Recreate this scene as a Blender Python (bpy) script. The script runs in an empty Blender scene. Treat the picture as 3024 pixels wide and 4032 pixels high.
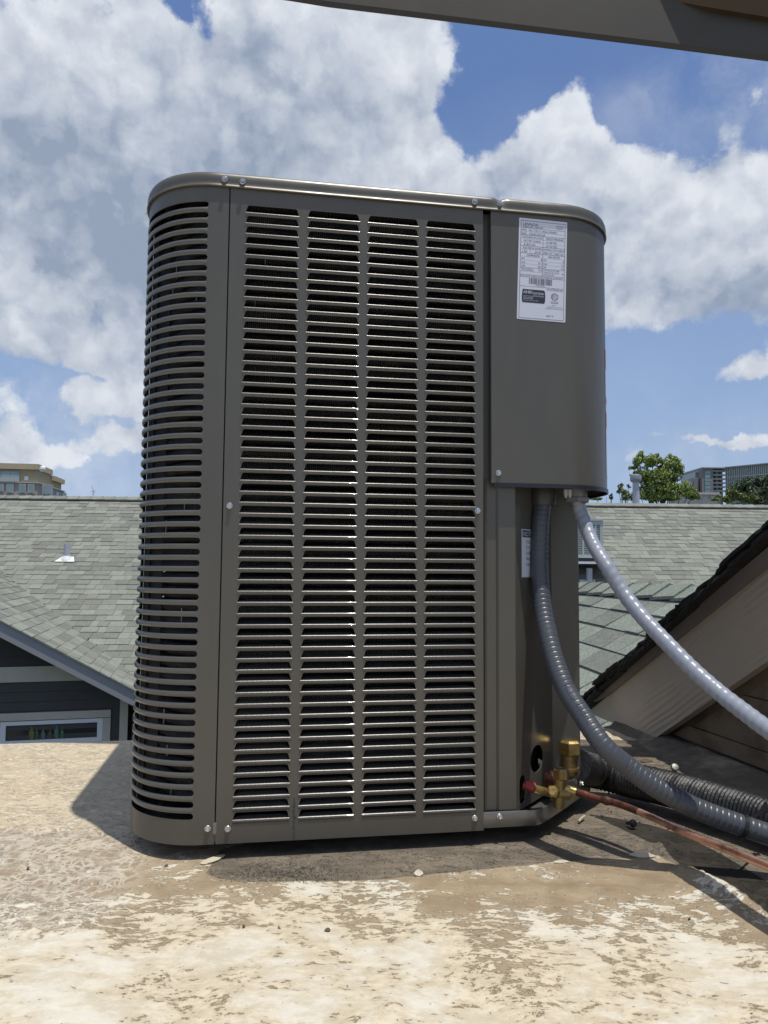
import bpy, bmesh, math, random
import numpy as np
from mathutils import Vector, Matrix, noise
random.seed(7)
SC = bpy.context.scene
COL = SC.collection
PI = math.pi

# ------------------------------------------------------------------ camera
PITCH, ROLL, YAW = math.radians(4.04), math.radians(0.47), math.radians(9.30)
FOC = 2914.3; IW, IH = 3024, 4032
CAMZ = 0.40
_f = np.array([0, math.cos(PITCH), math.sin(PITCH)])
_u = np.array([0, -math.sin(PITCH), math.cos(PITCH)])
_x = np.array([1.0, 0, 0])
CX = _x*math.cos(ROLL) + _u*math.sin(ROLL)
CU = -_x*math.sin(ROLL) + _u*math.cos(ROLL)
cam_d = bpy.data.cameras.new('camera'); cam = bpy.data.objects.new('camera', cam_d); COL.objects.link(cam)
cam_d.sensor_fit = 'VERTICAL'; cam_d.sensor_height = 36; cam_d.sensor_width = 27
cam_d.lens = 36*FOC/IH
cam_d.clip_start = 0.02; cam_d.clip_end = 6000
m = Matrix.Identity(4)
for i in range(3):
    m[i][0] = CX[i]; m[i][1] = CU[i]; m[i][2] = -_f[i]
m[2][3] = CAMZ
cam.matrix_world = m
SC.camera = cam

# ------------------------------------------------------------------ sky, sun, exposure
SUN = Vector((0.150, -0.150, 1.0)).normalized()      # towards the sun
SKY_STR = 0.10
EL = math.asin(SUN.z); AZ = math.atan2(SUN.x, SUN.y)
W = bpy.data.worlds.new('World'); SC.world = W; W.use_nodes = True
nt = W.node_tree; nt.nodes.clear()
class NB:
    """little node building helper"""
    def __init__(s, nt): s.nt = nt
    def n(s, t, **kw):
        nd = s.nt.nodes.new(t)
        for k, v in kw.items(): setattr(nd, k, v)
        return nd
    def _in(s, nd, i, v):
        if v is None: return
        if isinstance(v, bpy.types.NodeSocket): s.nt.links.new(v, nd.inputs[i])
        else: nd.inputs[i].default_value = v
    def m(s, op, a, b=None, c=None, clamp=False):
        nd = s.n('ShaderNodeMath', operation=op, use_clamp=clamp)
        s._in(nd, 0, a); s._in(nd, 1, b); s._in(nd, 2, c)
        return nd.outputs[0]
    def v(s, op, a, b=None, scale=None):
        nd = s.n('ShaderNodeVectorMath', operation=op)
        s._in(nd, 0, a); s._in(nd, 1, b)
        if scale is not None: s._in(nd, 3, scale)
        return nd.outputs['Value'] if op in ('LENGTH', 'DOT_PRODUCT') else nd.outputs[0]
    def noise(s, vec, scale, detail=5, rough=0.55, dist=0.0, lac=2.0):
        nd = s.n('ShaderNodeTexNoise'); s._in(nd, 0, vec)
        nd.inputs['Scale'].default_value = scale; nd.inputs['Detail'].default_value = detail
        nd.inputs['Roughness'].default_value = rough; nd.inputs['Distortion'].default_value = dist
        nd.inputs['Lacunarity'].default_value = lac
        return nd
    def ramp(s, x, lo, hi, a=0.0, b=1.0, smooth=True):
        nd = s.n('ShaderNodeMapRange', interpolation_type='SMOOTHSTEP' if smooth else 'LINEAR')
        s._in(nd, 0, x); s._in(nd, 1, lo); s._in(nd, 2, hi); s._in(nd, 3, a); s._in(nd, 4, b)
        return nd.outputs[0]
    def mix(s, f, a, b):
        nd = s.n('ShaderNodeMix', data_type='RGBA')
        s._in(nd, 0, f); s._in(nd, 6, a if isinstance(a, bpy.types.NodeSocket) else (*a, 1) if len(a) == 3 else a)
        s._in(nd, 7, b if isinstance(b, bpy.types.NodeSocket) else (*b, 1) if len(b) == 3 else b)
        return nd.outputs[2]
    def mapping(s, vec, scale=(1, 1, 1), rot=(0, 0, 0), loc=(0, 0, 0)):
        nd = s.n('ShaderNodeMapping'); s._in(nd, 0, vec)
        nd.inputs['Scale'].default_value = scale; nd.inputs['Rotation'].default_value = rot
        nd.inputs['Location'].default_value = loc
        return nd.outputs[0]
def ray(x, y): return _f + CX*(x-IW/2)/FOC + CU*(IH/2-y)/FOC
def azel(x, y):
    d = ray(x, y); return math.atan2(d[0], d[1]), math.atan2(d[2], math.hypot(d[0], d[1]))

b = NB(nt)
sky = b.n('ShaderNodeTexSky', sky_type='NISHITA', sun_disc=False, sun_elevation=EL, sun_rotation=AZ,
          altitude=200, air_density=1.0, dust_density=1.2, ozone_density=1.5)
tc = b.n('ShaderNodeTexCoord')
D = b.v('NORMALIZE', tc.outputs['Generated'])
warp = b.noise(D, 5.0, 6, 0.62)
wv = b.v('SUBTRACT', warp.outputs['Color'], (0.5, 0.5, 0.5))
Dw = b.v('ADD', D, b.v('SCALE', wv, scale=0.15))
sp = b.n('ShaderNodeSeparateXYZ'); nt.links.new(Dw, sp.inputs[0])
az = b.m('ARCTAN2', sp.outputs[0], sp.outputs[1])
el = b.m('ARCSINE', b.m('MINIMUM', b.m('MAXIMUM', sp.outputs[2], -1.0), 1.0))
def blob(x, y, rx, ry, w):
    """a cloud mass (or a gap) at a bearing and height above the horizon; all sizes in 1659-px units"""
    a0, e0 = azel(x*1.823, y*1.823)
    ra, re = rx/1597.0, ry/1597.0
    da = b.m('MULTIPLY', b.m('SUBTRACT', az, a0), 1.0/ra)
    de = b.m('MULTIPLY', b.m('SUBTRACT', el, e0), 1.0/re)
    r2 = b.m('ADD', b.m('MULTIPLY', da, da), b.m('MULTIPLY', de, de))
    g = b.m('EXPONENT', b.m('MULTIPLY', r2, -0.7))
    return b.m('MULTIPLY', g, w)
blobs = [(430,330,420,250,1.0),(120,540,300,200,.9),(800,130,190,170,.95),(850,390,150,130,.8),(60,100,200,200,.5),
 (1228,285,74,95,.95),(1130,385,210,75,1.0),(1290,470,120,120,.7),(1540,500,170,130,1.1),(1460,660,230,62,.8),(1630,785,80,34,1.25),
 (1510,942,80,15,1.0),(1640,925,60,26,1.2),(1370,980,80,34,1.0),(190,765,170,40,.75),(215,872,130,34,1.0),(20,955,60,45,.8),
 (230,958,120,34,.8),(120,1040,300,22,.25),(1570,190,170,60,.35),
 (1075,190,105,150,-.9),(1400,220,90,120,-.9),(1580,110,150,70,-.5),(385,10,60,40,-.9),(1500,870,160,60,-.7),(90,865,50,34,-.5),(200,822,150,10,-.3),(280,912,60,14,-.4),(1450,1000,200,60,-.4)]
lowfreq = b.noise(D, 2.2, 3, 0.5).outputs['Fac']
F = b.m('MULTIPLY_ADD', b.m('SUBTRACT', lowfreq, 0.5), 0.5, 0.08)
# beyond the frame the same broken cloud goes on
F = b.m('ADD', F, b.ramp(el, 0.72, 0.95, 0.0, 0.42))
F = b.m('ADD', F, b.m('MULTIPLY', b.ramp(b.m('ABSOLUTE', az), 0.75, 1.1, 0.0, 0.40), b.ramp(el, 0.0, 0.2)))
for q in blobs: F = b.m('ADD', F, blob(*q))
def billow(vec):
    """puffy heads: rounded cells at three sizes"""
    t = None
    for sc, w in ((7.0, .50), (17.0, .30), (39.0, .20)):
        vo = b.n('ShaderNodeTexVoronoi', feature='F1'); nt.links.new(vec, vo.inputs[0]); vo.inputs['Scale'].default_value = sc
        v_ = b.m('MULTIPLY', b.m('SUBTRACT', 0.75, vo.outputs['Distance']), w); t = v_ if t is None else b.m('ADD', t, v_)
    return t
fb = b.noise(D, 12.0, 8, 0.62).outputs['Fac']
Dv = b.v('ADD', D, b.v('SCALE', b.v('SUBTRACT', b.noise(D, 12.0, 7, 0.66).outputs['Color'], (.5, .5, .5)), scale=0.09))
h0 = billow(Dv); h1 = billow(b.v('ADD', Dv, (0.010, -0.004, 0.030)))
Fd = b.m('MULTIPLY_ADD', b.m('SUBTRACT', h0, 0.33), 1.5, F)
Fd = b.m('MULTIPLY_ADD', b.m('SUBTRACT', fb, 0.5), 0.7, Fd)
dens = b.ramp(Fd, 0.30, 0.68)
veil = b.m('MULTIPLY', b.m('ADD', b.m('ADD', blob(1570,200,170,75,.5), blob(120,860,280,190,.60)), blob(1480,960,200,70,.3)), b.ramp(b.noise(Dv, 5.0, 6, 0.6).outputs['Fac'], 0.35, 0.65))
dens = b.m('MAXIMUM', dens, veil)
rel = b.m('MULTIPLY', b.m('SUBTRACT', h0, h1), 1.4)
n0 = b.noise(D, 9.0, 7, 0.6).outputs['Fac']; rel3 = b.m('MULTIPLY', b.m('SUBTRACT', n0, 0.5), 0.32)
big0 = b.noise(D, 4.0, 5, 0.55).outputs['Fac']; big1 = b.noise(b.v('ADD', D, (0.01, 0.0, 0.06)), 4.0, 5, 0.55).outputs['Fac']
rel2 = b.m('MULTIPLY', b.m('SUBTRACT', big0, big1), 2.0)
G = None
for q in [(270,470,310,110,.50),(610,310,170,110,.30),(300,640,320,80,.36),(1450,690,220,45,.35),(560,170,90,60,.18),(1480,560,120,50,.15),(170,800,170,25,.25),(1130,450,200,50,.2),(60,300,60,60,.2)]:
    g = blob(*q); G = g if G is None else b.m('ADD', G, g)
lit = b.m('ADD', b.m('ADD', b.m('ADD', rel, rel3), rel2), b.m('SUBTRACT', 0.66, G), clamp=True)
ccol = b.mix(lit, (0.30, 0.365, 0.485), (0.76, 0.80, 0.86))
# thick middles go a little greyer
skyc = b.mix(b.ramp(el, 0.05, 0.60, smooth=False), (0.375, 0.515, 0.755), (0.130, 0.225, 0.485))
skyn = b.v('SCALE', sky.outputs[0], scale=SKY_STR)
skym = b.mix(0.86, skyn, skyc)
final = b.mix(dens, skym, ccol)
final = b.mix(b.ramp(el, -0.02, 0.12, 0.35, 0.0), final, (0.50, 0.58, 0.70))
bg = b.n('ShaderNodeBackground')
nt.links.new(b.v('SCALE', final, scale=1.0/SKY_STR), bg.inputs[0]); bg.inputs[1].default_value = SKY_STR
out = b.n('ShaderNodeOutputWorld'); nt.links.new(bg.outputs[0], out.inputs[0])

sun_d = bpy.data.lights.new('sun', 'SUN'); sun_d.energy = 4.0; sun_d.angle = math.radians(0.53); sun_d.color = (1.0, 0.955, 0.88)
sun = bpy.data.objects.new('sun', sun_d); COL.objects.link(sun)
sun.rotation_euler = SUN.to_track_quat('Z', 'Y').to_euler()
SC.view_settings.view_transform = 'Standard'; SC.view_settings.look = 'None'
SC.view_settings.exposure = 0.0; SC.view_settings.gamma = 1.0
SC.render.engine = 'CYCLES'
SC.cycles.max_bounces = 6; SC.cycles.diffuse_bounces = 3; SC.cycles.glossy_bounces = 3

# ------------------------------------------------------------------ geometry helpers
def P(x, y, Y):
    """point seen at photo pixel x,y that lies Y metres ahead of the camera"""
    d = ray(x, y); d = d*(Y/d[1]); return Vector((d[0], d[1], d[2]+CAMZ))
def on_plane(x, y, P0, n):
    d = Vector(ray(x, y)); c = Vector((0, 0, CAMZ)); t = (Vector(P0)-c).dot(n)/d.dot(n); return c+d*t
class MB:
    def __init__(s): s.v = []; s.f = []; s.a = []
    def add(s, vs, fs, shade=None):
        o = len(s.v); s.v += [tuple(p) for p in vs]; s.f += [tuple(i+o for i in f) for f in fs]
        if shade is not None: s.a += [shade]*len(fs)
        return s
    def box(s, c, d, M=None, shade=None):
        x, y, z = d[0]/2, d[1]/2, d[2]/2
        vs = [Vector((c[0]+i*x, c[1]+j*y, c[2]+k*z)) for k in (-1, 1) for j in (-1, 1) for i in (-1, 1)]
        if M is not None: vs = [M @ v for v in vs]
        return s.add(vs, [(0,2,3,1),(4,5,7,6),(0,1,5,4),(2,6,7,3),(0,4,6,2),(1,3,7,5)], shade)
    def bb(s, p0, p1, M=None, shade=None):
        return s.box([(a+c)/2 for a, c in zip(p0, p1)], [abs(a-c) for a, c in zip(p0, p1)], M, shade)
    def prism(s, poly, vec, shade=None):
        """closed polygon (3D points) swept by vec"""
        n = len(poly); poly = [Vector(p) for p in poly]; vec = Vector(vec)
        vs = poly+[p+vec for p in poly]
        fs = [tuple(range(n))[::-1], tuple(range(n, 2*n))]+[(i, (i+1) % n, n+(i+1) % n, n+i) for i in range(n)]
        return s.add(vs, fs, shade)
    def lathe(s, prof, M=None, seg=24, cap=True):
        """prof: (r,z) pairs"""
        vs = []; fs = []
        for r, z in prof:
            for k in range(seg):
                t = 2*PI*k/seg; vs.append(Vector((r*math.cos(t), r*math.sin(t), z)))
        for i in range(len(prof)-1):
            for k in range(seg):
                k2 = (k+1) % seg; fs.append((i*seg+k, i*seg+k2, (i+1)*seg+k2, (i+1)*seg+k))
        if cap:
            fs.append(tuple(range(seg))[::-1]); fs.append(tuple(range((len(prof)-1)*seg, len(prof)*seg)))
        if M is not None: vs = [M @ v for v in vs]
        return s.add(vs, fs)
    def tube(s, path, r, seg=16, cap=True):
        """path: list of Vectors; r number or function of arc length"""
        path = [Vector(p) for p in path]; n = len(path); L = 0; up = None; rings = []
        for i, p in enumerate(path):
            t = (path[min(i+1, n-1)]-path[max(i-1, 0)]).normalized()
            if i: L += (p-path[i-1]).length
            if up is None:
                up = Vector((0, 0, 1)) if abs(t.z) < 0.9 else Vector((0, 1, 0))
            sd = t.cross(up).normalized(); up = sd.cross(t).normalized()
            for k in range(seg):
                th = 2*PI*k/seg
                rr = r(L, th) if callable(r) else r
                rings.append(p+sd*math.cos(th)*rr+up*math.sin(th)*rr)
        fs = [(i*seg+k, i*seg+(k+1) % seg, (i+1)*seg+(k+1) % seg, (i+1)*seg+k) for i in range(n-1) for k in range(seg)]
        if cap: fs += [tuple(range(seg))[::-1], tuple(range((n-1)*seg, n*seg))]
        return s.add(rings, fs)
    def mesh(s, name, smooth=False, merge=False):
        me = bpy.data.meshes.new(name); me.from_pydata(s.v, [], s.f)
        if s.a:
            at = me.attributes.new('shade', 'FLOAT', 'FACE'); at.data.foreach_set('value', s.a)
        if smooth or merge:
            bm = bmesh.new(); bm.from_mesh(me)
            if merge: bmesh.ops.remove_doubles(bm, verts=bm.verts, dist=2e-5)
            bmesh.ops.recalc_face_normals(bm, faces=bm.faces)
            thr = math.radians(38)
            for f in bm.faces: f.smooth = smooth
            for e in bm.edges:
                if len(e.link_faces) == 2 and e.calc_face_angle(0) > thr: e.smooth = False
            bm.to_mesh(me); bm.free()
        me.validate(); me.update()
        return me
def link(name, me, mat=None, parent=None, world=False, loc=None):
    o = bpy.data.objects.new(name, me); COL.objects.link(o)
    if mat is not None and me is not None and len(me.materials) == 0: me.materials.append(mat)
    if loc is not None: o.location = loc
    if parent is not None:
        o.parent = parent
        if world: o.matrix_parent_inverse = WM[parent.name].inverted()
    return o
WM = {}
def obj(name, mb, mat, parent=None, smooth=False, merge=False, world=True):
    o = link(name, mb.mesh(name, smooth, merge), mat, parent, world)
    WM[o.name] = WM[parent.name] if (parent is not None and not world) else Matrix.Identity(4)
    return o
def tag(o, label=None, cat=None, group=None, kind=None):
    if label: o['label'] = label
    if cat: o['category'] = cat
    if group: o['group'] = group
    if kind: o['kind'] = kind
    return o
def thing(name, label, cat, loc=(0, 0, 0), rz=0, group=None):
    o = bpy.data.objects.new(name, None); COL.objects.link(o); o.location = loc; o.rotation_euler = (0, 0, rz)
    o.empty_display_size = 0.1
    WM[o.name] = Matrix.Translation(loc) @ Matrix.Rotation(rz, 4, 'Z')
    return tag(o, label, cat, group)
def catmull(pts, n=8):
    pts = [Vector(p) for p in pts]; pts = [pts[0]*2-pts[1]]+pts+[pts[-1]*2-pts[-2]]; out = []
    for i in range(1, len(pts)-2):
        p0, p1, p2, p3 = pts[i-1:i+3]
        for k in range(n):
            t = k/n
            out.append(0.5*((2*p1)+(p2-p0)*t+(2*p0-5*p1+4*p2-p3)*t*t+(3*p1-p0-3*p2+p3)*t**3))
    out.append(pts[-2]); return out
def resample(path, step):
    L = [0.0]
    for a, c in zip(path, path[1:]): L.append(L[-1]+(c-a).length)
    n = max(2, int(L[-1]/step)); out = []; j = 0
    for i in range(n+1):
        s_ = L[-1]*i/n
        while j < len(L)-2 and L[j+1] < s_: j += 1
        t = (s_-L[j])/max(1e-9, L[j+1]-L[j]); out.append(path[j].lerp(path[j+1], min(1, t)))
    return out

# ------------------------------------------------------------------ materials
def mat(name, base=(0.5, 0.5, 0.5), rough=0.6, metal=0.0, nscale=0, namp=0.15, bump=0, bscale=60, bdet=4, col2=None, cscale=8,
        cthr=(0.4, 0.6), spec=0.5, stretch=(1, 1, 1), rvar=0.0, coat=0.0):
    M = bpy.data.materials.new(name); M.use_nodes = True
    t = M.node_tree; t.nodes.clear(); q = NB(t)
    pr = q.n('ShaderNodeBsdfPrincipled'); o = q.n('ShaderNodeOutputMaterial'); t.links.new(pr.outputs[0], o.inputs[0])
    co = q.n('ShaderNodeTexCoord').outputs['Object']; co = q.mapping(co, stretch)
    pr.inputs['Roughness'].default_value = rough; pr.inputs['Metallic'].default_value = metal
    pr.inputs['Specular IOR Level'].default_value = spec; pr.inputs['Coat Weight'].default_value = coat
    c = (*base, 1)
    if col2 is not None:
        f = q.ramp(q.noise(co, cscale, 6, 0.6).outputs['Fac'], cthr[0], cthr[1]); c = q.mix(f, base, col2)
    if nscale:
        f = q.ramp(q.noise(co, nscale, 5, 0.6).outputs['Fac'], 0.25, 0.75, 1-namp, 1+namp, False)
        if not isinstance(c, bpy.types.NodeSocket):
            c = q.mix(0.0, base, base)
        c = q.v('SCALE', c, scale=f)
    if isinstance(c, bpy.types.NodeSocket): t.links.new(c, pr.inputs['Base Color'])
    else: pr.inputs['Base Color'].default_value = c
    if rvar:
        t.links.new(q.ramp(q.noise(co, 14, 4).outputs['Fac'], 0.3, 0.7, rough-rvar, rough+rvar), pr.inputs['Roughness'])
    if bump:
        bn = q.n('ShaderNodeBump'); bn.inputs['Strength'].default_value = 1.0; bn.inputs['Distance'].default_value = bump
        t.links.new(q.noise(co, bscale, bdet, 0.6).outputs['Fac'], bn.inputs['Height'])
        t.links.new(bn.outputs[0], pr.inputs['Normal'])
    M['q'] = 1
    return M
m_paint = mat('grey_unit_paint', (0.106, 0.100, 0.087), 0.36, 0.25, nscale=24, namp=0.07, bump=0.0012, bscale=7, bdet=3, rvar=0.07, stretch=(1, 1, .22))
m_bead = mat('grey_bar_paint', (0.115, 0.111, 0.10), 0.30, 0.35, nscale=20, namp=0.06, coat=0.2)
m_louver = mat('grey_louver_paint', (0.088, 0.084, 0.076), 0.30, 0.35, nscale=150, namp=0.10, bump=0.00012, bscale=500, bdet=3, coat=0.4)
m_paint_shaded = mat('grey_unit_paint_shaded', (0.085, 0.082, 0.074), 0.5, 0.1, nscale=5, namp=0.08)  # same unit paint, darkened: the shade of the recess is in its colour
m_galv = mat('galvanised_steel', (0.25, 0.25, 0.245), 0.36, 0.85, nscale=30, namp=0.12, bump=0.0002, bscale=25, rvar=0.08, stretch=(1, 1, 6))
m_zinc = mat('zinc_bolt', (0.62, 0.63, 0.64), 0.28, 0.9)
m_black = mat('black_gap', (0.008, 0.008, 0.009), 0.8)
m_blackpl = mat('black_plastic', (0.012, 0.012, 0.014), 0.4)
m_gasket = mat('black_gasket', (0.015, 0.016, 0.022), 0.35)
m_brass = mat('brass', (0.52, 0.38, 0.15), 0.34, 0.85, nscale=60, namp=0.25, bump=0.0004, bscale=160, col2=(0.26, 0.14, 0.04), cscale=70, cthr=(0.5, 0.75))
m_brassd = mat('tarnished_brass', (0.28, 0.205, 0.085), 0.42, 0.75, nscale=50, namp=0.3, bump=0.0004, bscale=140)
m_copper = mat('copper', (0.72, 0.40, 0.28), 0.38, 0.85, nscale=40, namp=0.22, col2=(0.30, 0.12, 0.07), cscale=35, cthr=(0.5, 0.72), stretch=(1, 1, 1), rvar=0.1)
m_copperd = mat('heat_stained_copper', (0.10, 0.050, 0.040), 0.45, 0.7, nscale=60, namp=0.35, col2=(0.20, 0.07, 0.04), cscale=60)
m_copperr = mat('red_marked_copper', (0.32, 0.05, 0.04), 0.5, 0.3)
m_label = mat('label_paper', (0.60, 0.63, 0.74), 0.42, nscale=8, namp=0.03)
m_print = mat('label_print', (0.02, 0.025, 0.05), 0.6)
m_orange = mat('label_orange', (0.75, 0.20, 0.05), 0.5)
m_cond1 = mat('dark_grey_conduit', (0.055, 0.062, 0.076), 0.36, nscale=9, namp=0.08, spec=0.55)
m_cond2 = mat('light_grey_conduit', (0.25, 0.275, 0.33), 0.34, nscale=12, namp=0.06, spec=0.5, bump=0.0006, bscale=40)
m_ins = mat('black_foam_insulation', (0.008, 0.008, 0.009), 0.46, nscale=60, namp=0.5, bump=0.0015, bscale=170, spec=0.6)
m_yellow = mat('yellow_sticker', (0.55, 0.60, 0.05), 0.5)
m_bargewood = mat('grey_brown_fascia_paint', (0.46, 0.385, 0.30), 0.75, nscale=4, namp=0.12, col2=(0.25, 0.19, 0.14), cscale=5, cthr=(0.60, 0.80))  # the board's own paint with darker blotches
m_brownwall = mat('brown_lower_wall', (0.13, 0.092, 0.060), 0.8, nscale=5, namp=0.25, col2=(0.21, 0.16, 0.105), cscale=9, bump=0.003, bscale=12)
m_tar = mat('black_shingle_edge', (0.018, 0.017, 0.016), 0.9, nscale=60, namp=0.5, bump=0.003, bscale=220)
m_beam = mat('dark_beam_paint', (0.052, 0.045, 0.035), 0.55, 0.0, nscale=2.5, namp=0.10, rvar=0.05)
m_rust = mat('brown_stained_beam', (0.07, 0.045, 0.022), 0.6, nscale=6, namp=0.3)
m_siding = mat('charcoal_siding', (0.050, 0.050, 0.050), 0.65, nscale=6, namp=0.1)
m_sidingd = mat('dark_brown_siding', (0.040, 0.036, 0.033), 0.7, nscale=6, namp=0.1)
m_beige = mat('beige_trim', (0.47, 0.44, 0.38), 0.65, nscale=8, namp=0.05)
m_greyfas = mat('slate_fascia', (0.25, 0.26, 0.29), 0.6, nscale=4, namp=0.04)
m_white = mat('white_vinyl', (0.68, 0.70, 0.76), 0.4)
m_glassd = mat('dark_window_glass', (0.015, 0.018, 0.02), 0.08, spec=0.8)
m_teal = mat('teal_window_glass', (0.20, 0.30, 0.33), 0.25, spec=0.8, nscale=0.3, namp=0.2)
m_flash = mat('pale_flashing', (0.72, 0.72, 0.74), 0.5)
m_pvc = mat('grey_pvc', (0.42, 0.43, 0.50), 0.45, nscale=30, namp=0.15)
m_ac2 = mat('pale_unit_paint', (0.42, 0.46, 0.46), 0.45)
m_tan = mat('tan_render', (0.44, 0.36, 0.25), 0.85, nscale=0.3, namp=0.08)
m_tan2 = mat('ochre_render', (0.38, 0.315, 0.21), 0.85, nscale=0.4, namp=0.08)
m_mauve = mat('mauve_stone', (0.36, 0.33, 0.33), 0.85, nscale=0.6, namp=0.12)
m_brick = mat('brown_brick', (0.23, 0.215, 0.225), 0.85, nscale=0.2, namp=0.15)
m_pale = mat('pale_band', (0.42, 0.42, 0.42), 0.7)
m_beige2 = mat('beige_cladding', (0.36, 0.33, 0.31), 0.8, nscale=0.2, namp=0.12)
m_lowwhite = mat('white_low_building', (0.42, 0.41, 0.40), 0.8, nscale=0.3, namp=0.1)
m_bark = mat('bark', (0.09, 0.07, 0.05), 0.9)
m_grit = mat('dark_grit', (0.06, 0.058, 0.055), 0.9, nscale=200, namp=0.5)
m_flake = mat('cream_flake', (0.50, 0.44, 0.33), 0.7, nscale=40, namp=0.15)
m_stick = mat('pale_stick', (0.40, 0.36, 0.26), 0.8)
m_dirtleaf = mat('dead_leaf', (0.10, 0.06, 0.035), 0.8)

def shingle_mat(name, c1, c2, g=0.15):
    M = bpy.data.materials.new(name); M.use_nodes = True; t = M.node_tree; t.nodes.clear(); q = NB(t)
    pr = q.n('ShaderNodeBsdfPrincipled'); o = q.n('ShaderNodeOutputMaterial'); t.links.new(pr.outputs[0], o.inputs[0])
    at = q.n('ShaderNodeAttribute', attribute_name='shade')
    geo = q.n('ShaderNodeNewGeometry').outputs['Position']
    gr = q.ramp(q.noise(geo, 420, 2).outputs['Fac'], 0.3, 0.7, 1-g*2, 1+g*2, False)
    lo = q.ramp(q.noise(geo, 75, 4, 0.7).outputs['Fac'], 0.3, 0.7, 1-g, 1+g, False)
    md = q.ramp(q.noise(geo, 14, 3).outputs['Fac'], 0.3, 0.7, 0.93, 1.07, False)
    c = q.mix(at.outputs['Fac'], c1, c2)
    c = q.v('SCALE', q.v('SCALE', q.v('SCALE', c, scale=gr), scale=lo), scale=md)
    t.links.new(c, pr.inputs['Base Color']); pr.inputs['Roughness'].default_value = 0.95
    pr.inputs['Specular IOR Level'].default_value = 0.2
    return M
m_shing = shingle_mat('green_grey_shingle', (0.160, 0.163, 0.146), (0.228, 0.245, 0.208))
m_shing2 = shingle_mat('green_grey_shingle_near', (0.150, 0.160, 0.142), (0.210, 0.234, 0.200), 0.35)
def leaf_mat(name, c1, c2):
    M = bpy.data.materials.new(name); M.use_nodes = True; t = M.node_tree; t.nodes.clear(); q = NB(t)
    pr = q.n('ShaderNodeBsdfPrincipled'); o = q.n('ShaderNodeOutputMaterial'); t.links.new(pr.outputs[0], o.inputs[0])
    at = q.n('ShaderNodeAttribute', attribute_name='shade')
    t.links.new(q.mix(at.outputs['Fac'], c1, c2), pr.inputs['Base Color']); pr.inputs['Roughness'].default_value = 0.6
    return M
m_leaf = leaf_mat('oak_leaves', (0.095, 0.145, 0.030), (0.32, 0.40, 0.11))
m_leafd = leaf_mat('dark_leaves', (0.035, 0.055, 0.028), (0.085, 0.115, 0.055))
m_leafy = leaf_mat('yellow_green_leaves', (0.09, 0.12, 0.03), (0.20, 0.23, 0.07))

# fascia wood grain
def wood_bump(M, scale=(3, 60, 60), dist=0.002):
    t = M.node_tree; q = NB(t); pr = [n for n in t.nodes if n.type == 'BSDF_PRINCIPLED'][0]
    co = q.n('ShaderNodeTexCoord').outputs['Object']
    # grain runs along the rake of the board
    gat = q.n('ShaderNodeAttribute', attribute_name='grain').outputs['Vector']
    gat = q.v('ADD', gat, q.v('SCALE', q.v('SUBTRACT', q.noise(co, 3, 3).outputs['Color'], (.5, .5, .5)), scale=.03))
    mp = q.mapping(gat, scale)
    wv_ = q.n('ShaderNodeTexWave', wave_type='BANDS', bands_direction='Y'); t.links.new(mp, wv_.inputs[0])
    wv_.inputs['Scale'].default_value = 0.9; wv_.inputs['Distortion'].default_value = 4.5; wv_.inputs['Detail'].default_value = 2.5
    wv_.inputs['Detail Scale'].default_value = 0.9
    ms = q.ramp(q.noise(co, 4.5, 2).outputs['Fac'], 0.45, 0.6)
    h = q.m('MULTIPLY', wv_.outputs['Fac'], ms)
    bn = q.n('ShaderNodeBump'); bn.inputs['Strength'].default_value = 1.0; bn.inputs['Distance'].default_value = dist
    t.links.new(h, bn.inputs['Height']); t.links.new(bn.outputs[0], pr.inputs['Normal'])
wood_bump(m_bargewood, (1.6, 26, 1), 0.0013)

# coil: fine fins across the tubes
def coil_mat():
    M = bpy.data.materials.new('coil_fins'); M.use_nodes = True; t = M.node_tree; t.nodes.clear(); q = NB(t)
    pr = q.n('ShaderNodeBsdfPrincipled'); o = q.n('ShaderNodeOutputMaterial'); t.links.new(pr.outputs[0], o.inputs[0])
    uv = q.n('ShaderNodeAttribute', attribute_name='arc').outputs['Fac']
    s_ = q.m('SINE', q.m('MULTIPLY', uv, 2*PI/0.0028))
    f = q.ramp(s_, -0.3, 0.8)
    geo = q.n('ShaderNodeNewGeometry').outputs['Position']
    blot = q.ramp(q.noise(geo, 25, 3).outputs['Fac'], 0.35, 0.7)
    c = q.mix(f, (0.006, 0.006, 0.008), q.mix(blot, (0.035, 0.037, 0.048), (0.100, 0.100, 0.108)))
    t.links.new(c, pr.inputs['Base Color']); pr.inputs['Roughness'].default_value = 0.5; pr.inputs['Metallic'].default_value = 0.3
    bn = q.n('ShaderNodeBump'); bn.inputs['Distance'].default_value = 0.001; t.links.new(s_, bn.inputs['Height']); t.links.new(bn.outputs[0], pr.inputs['Normal'])
    return M
m_coil = coil_mat()

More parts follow.
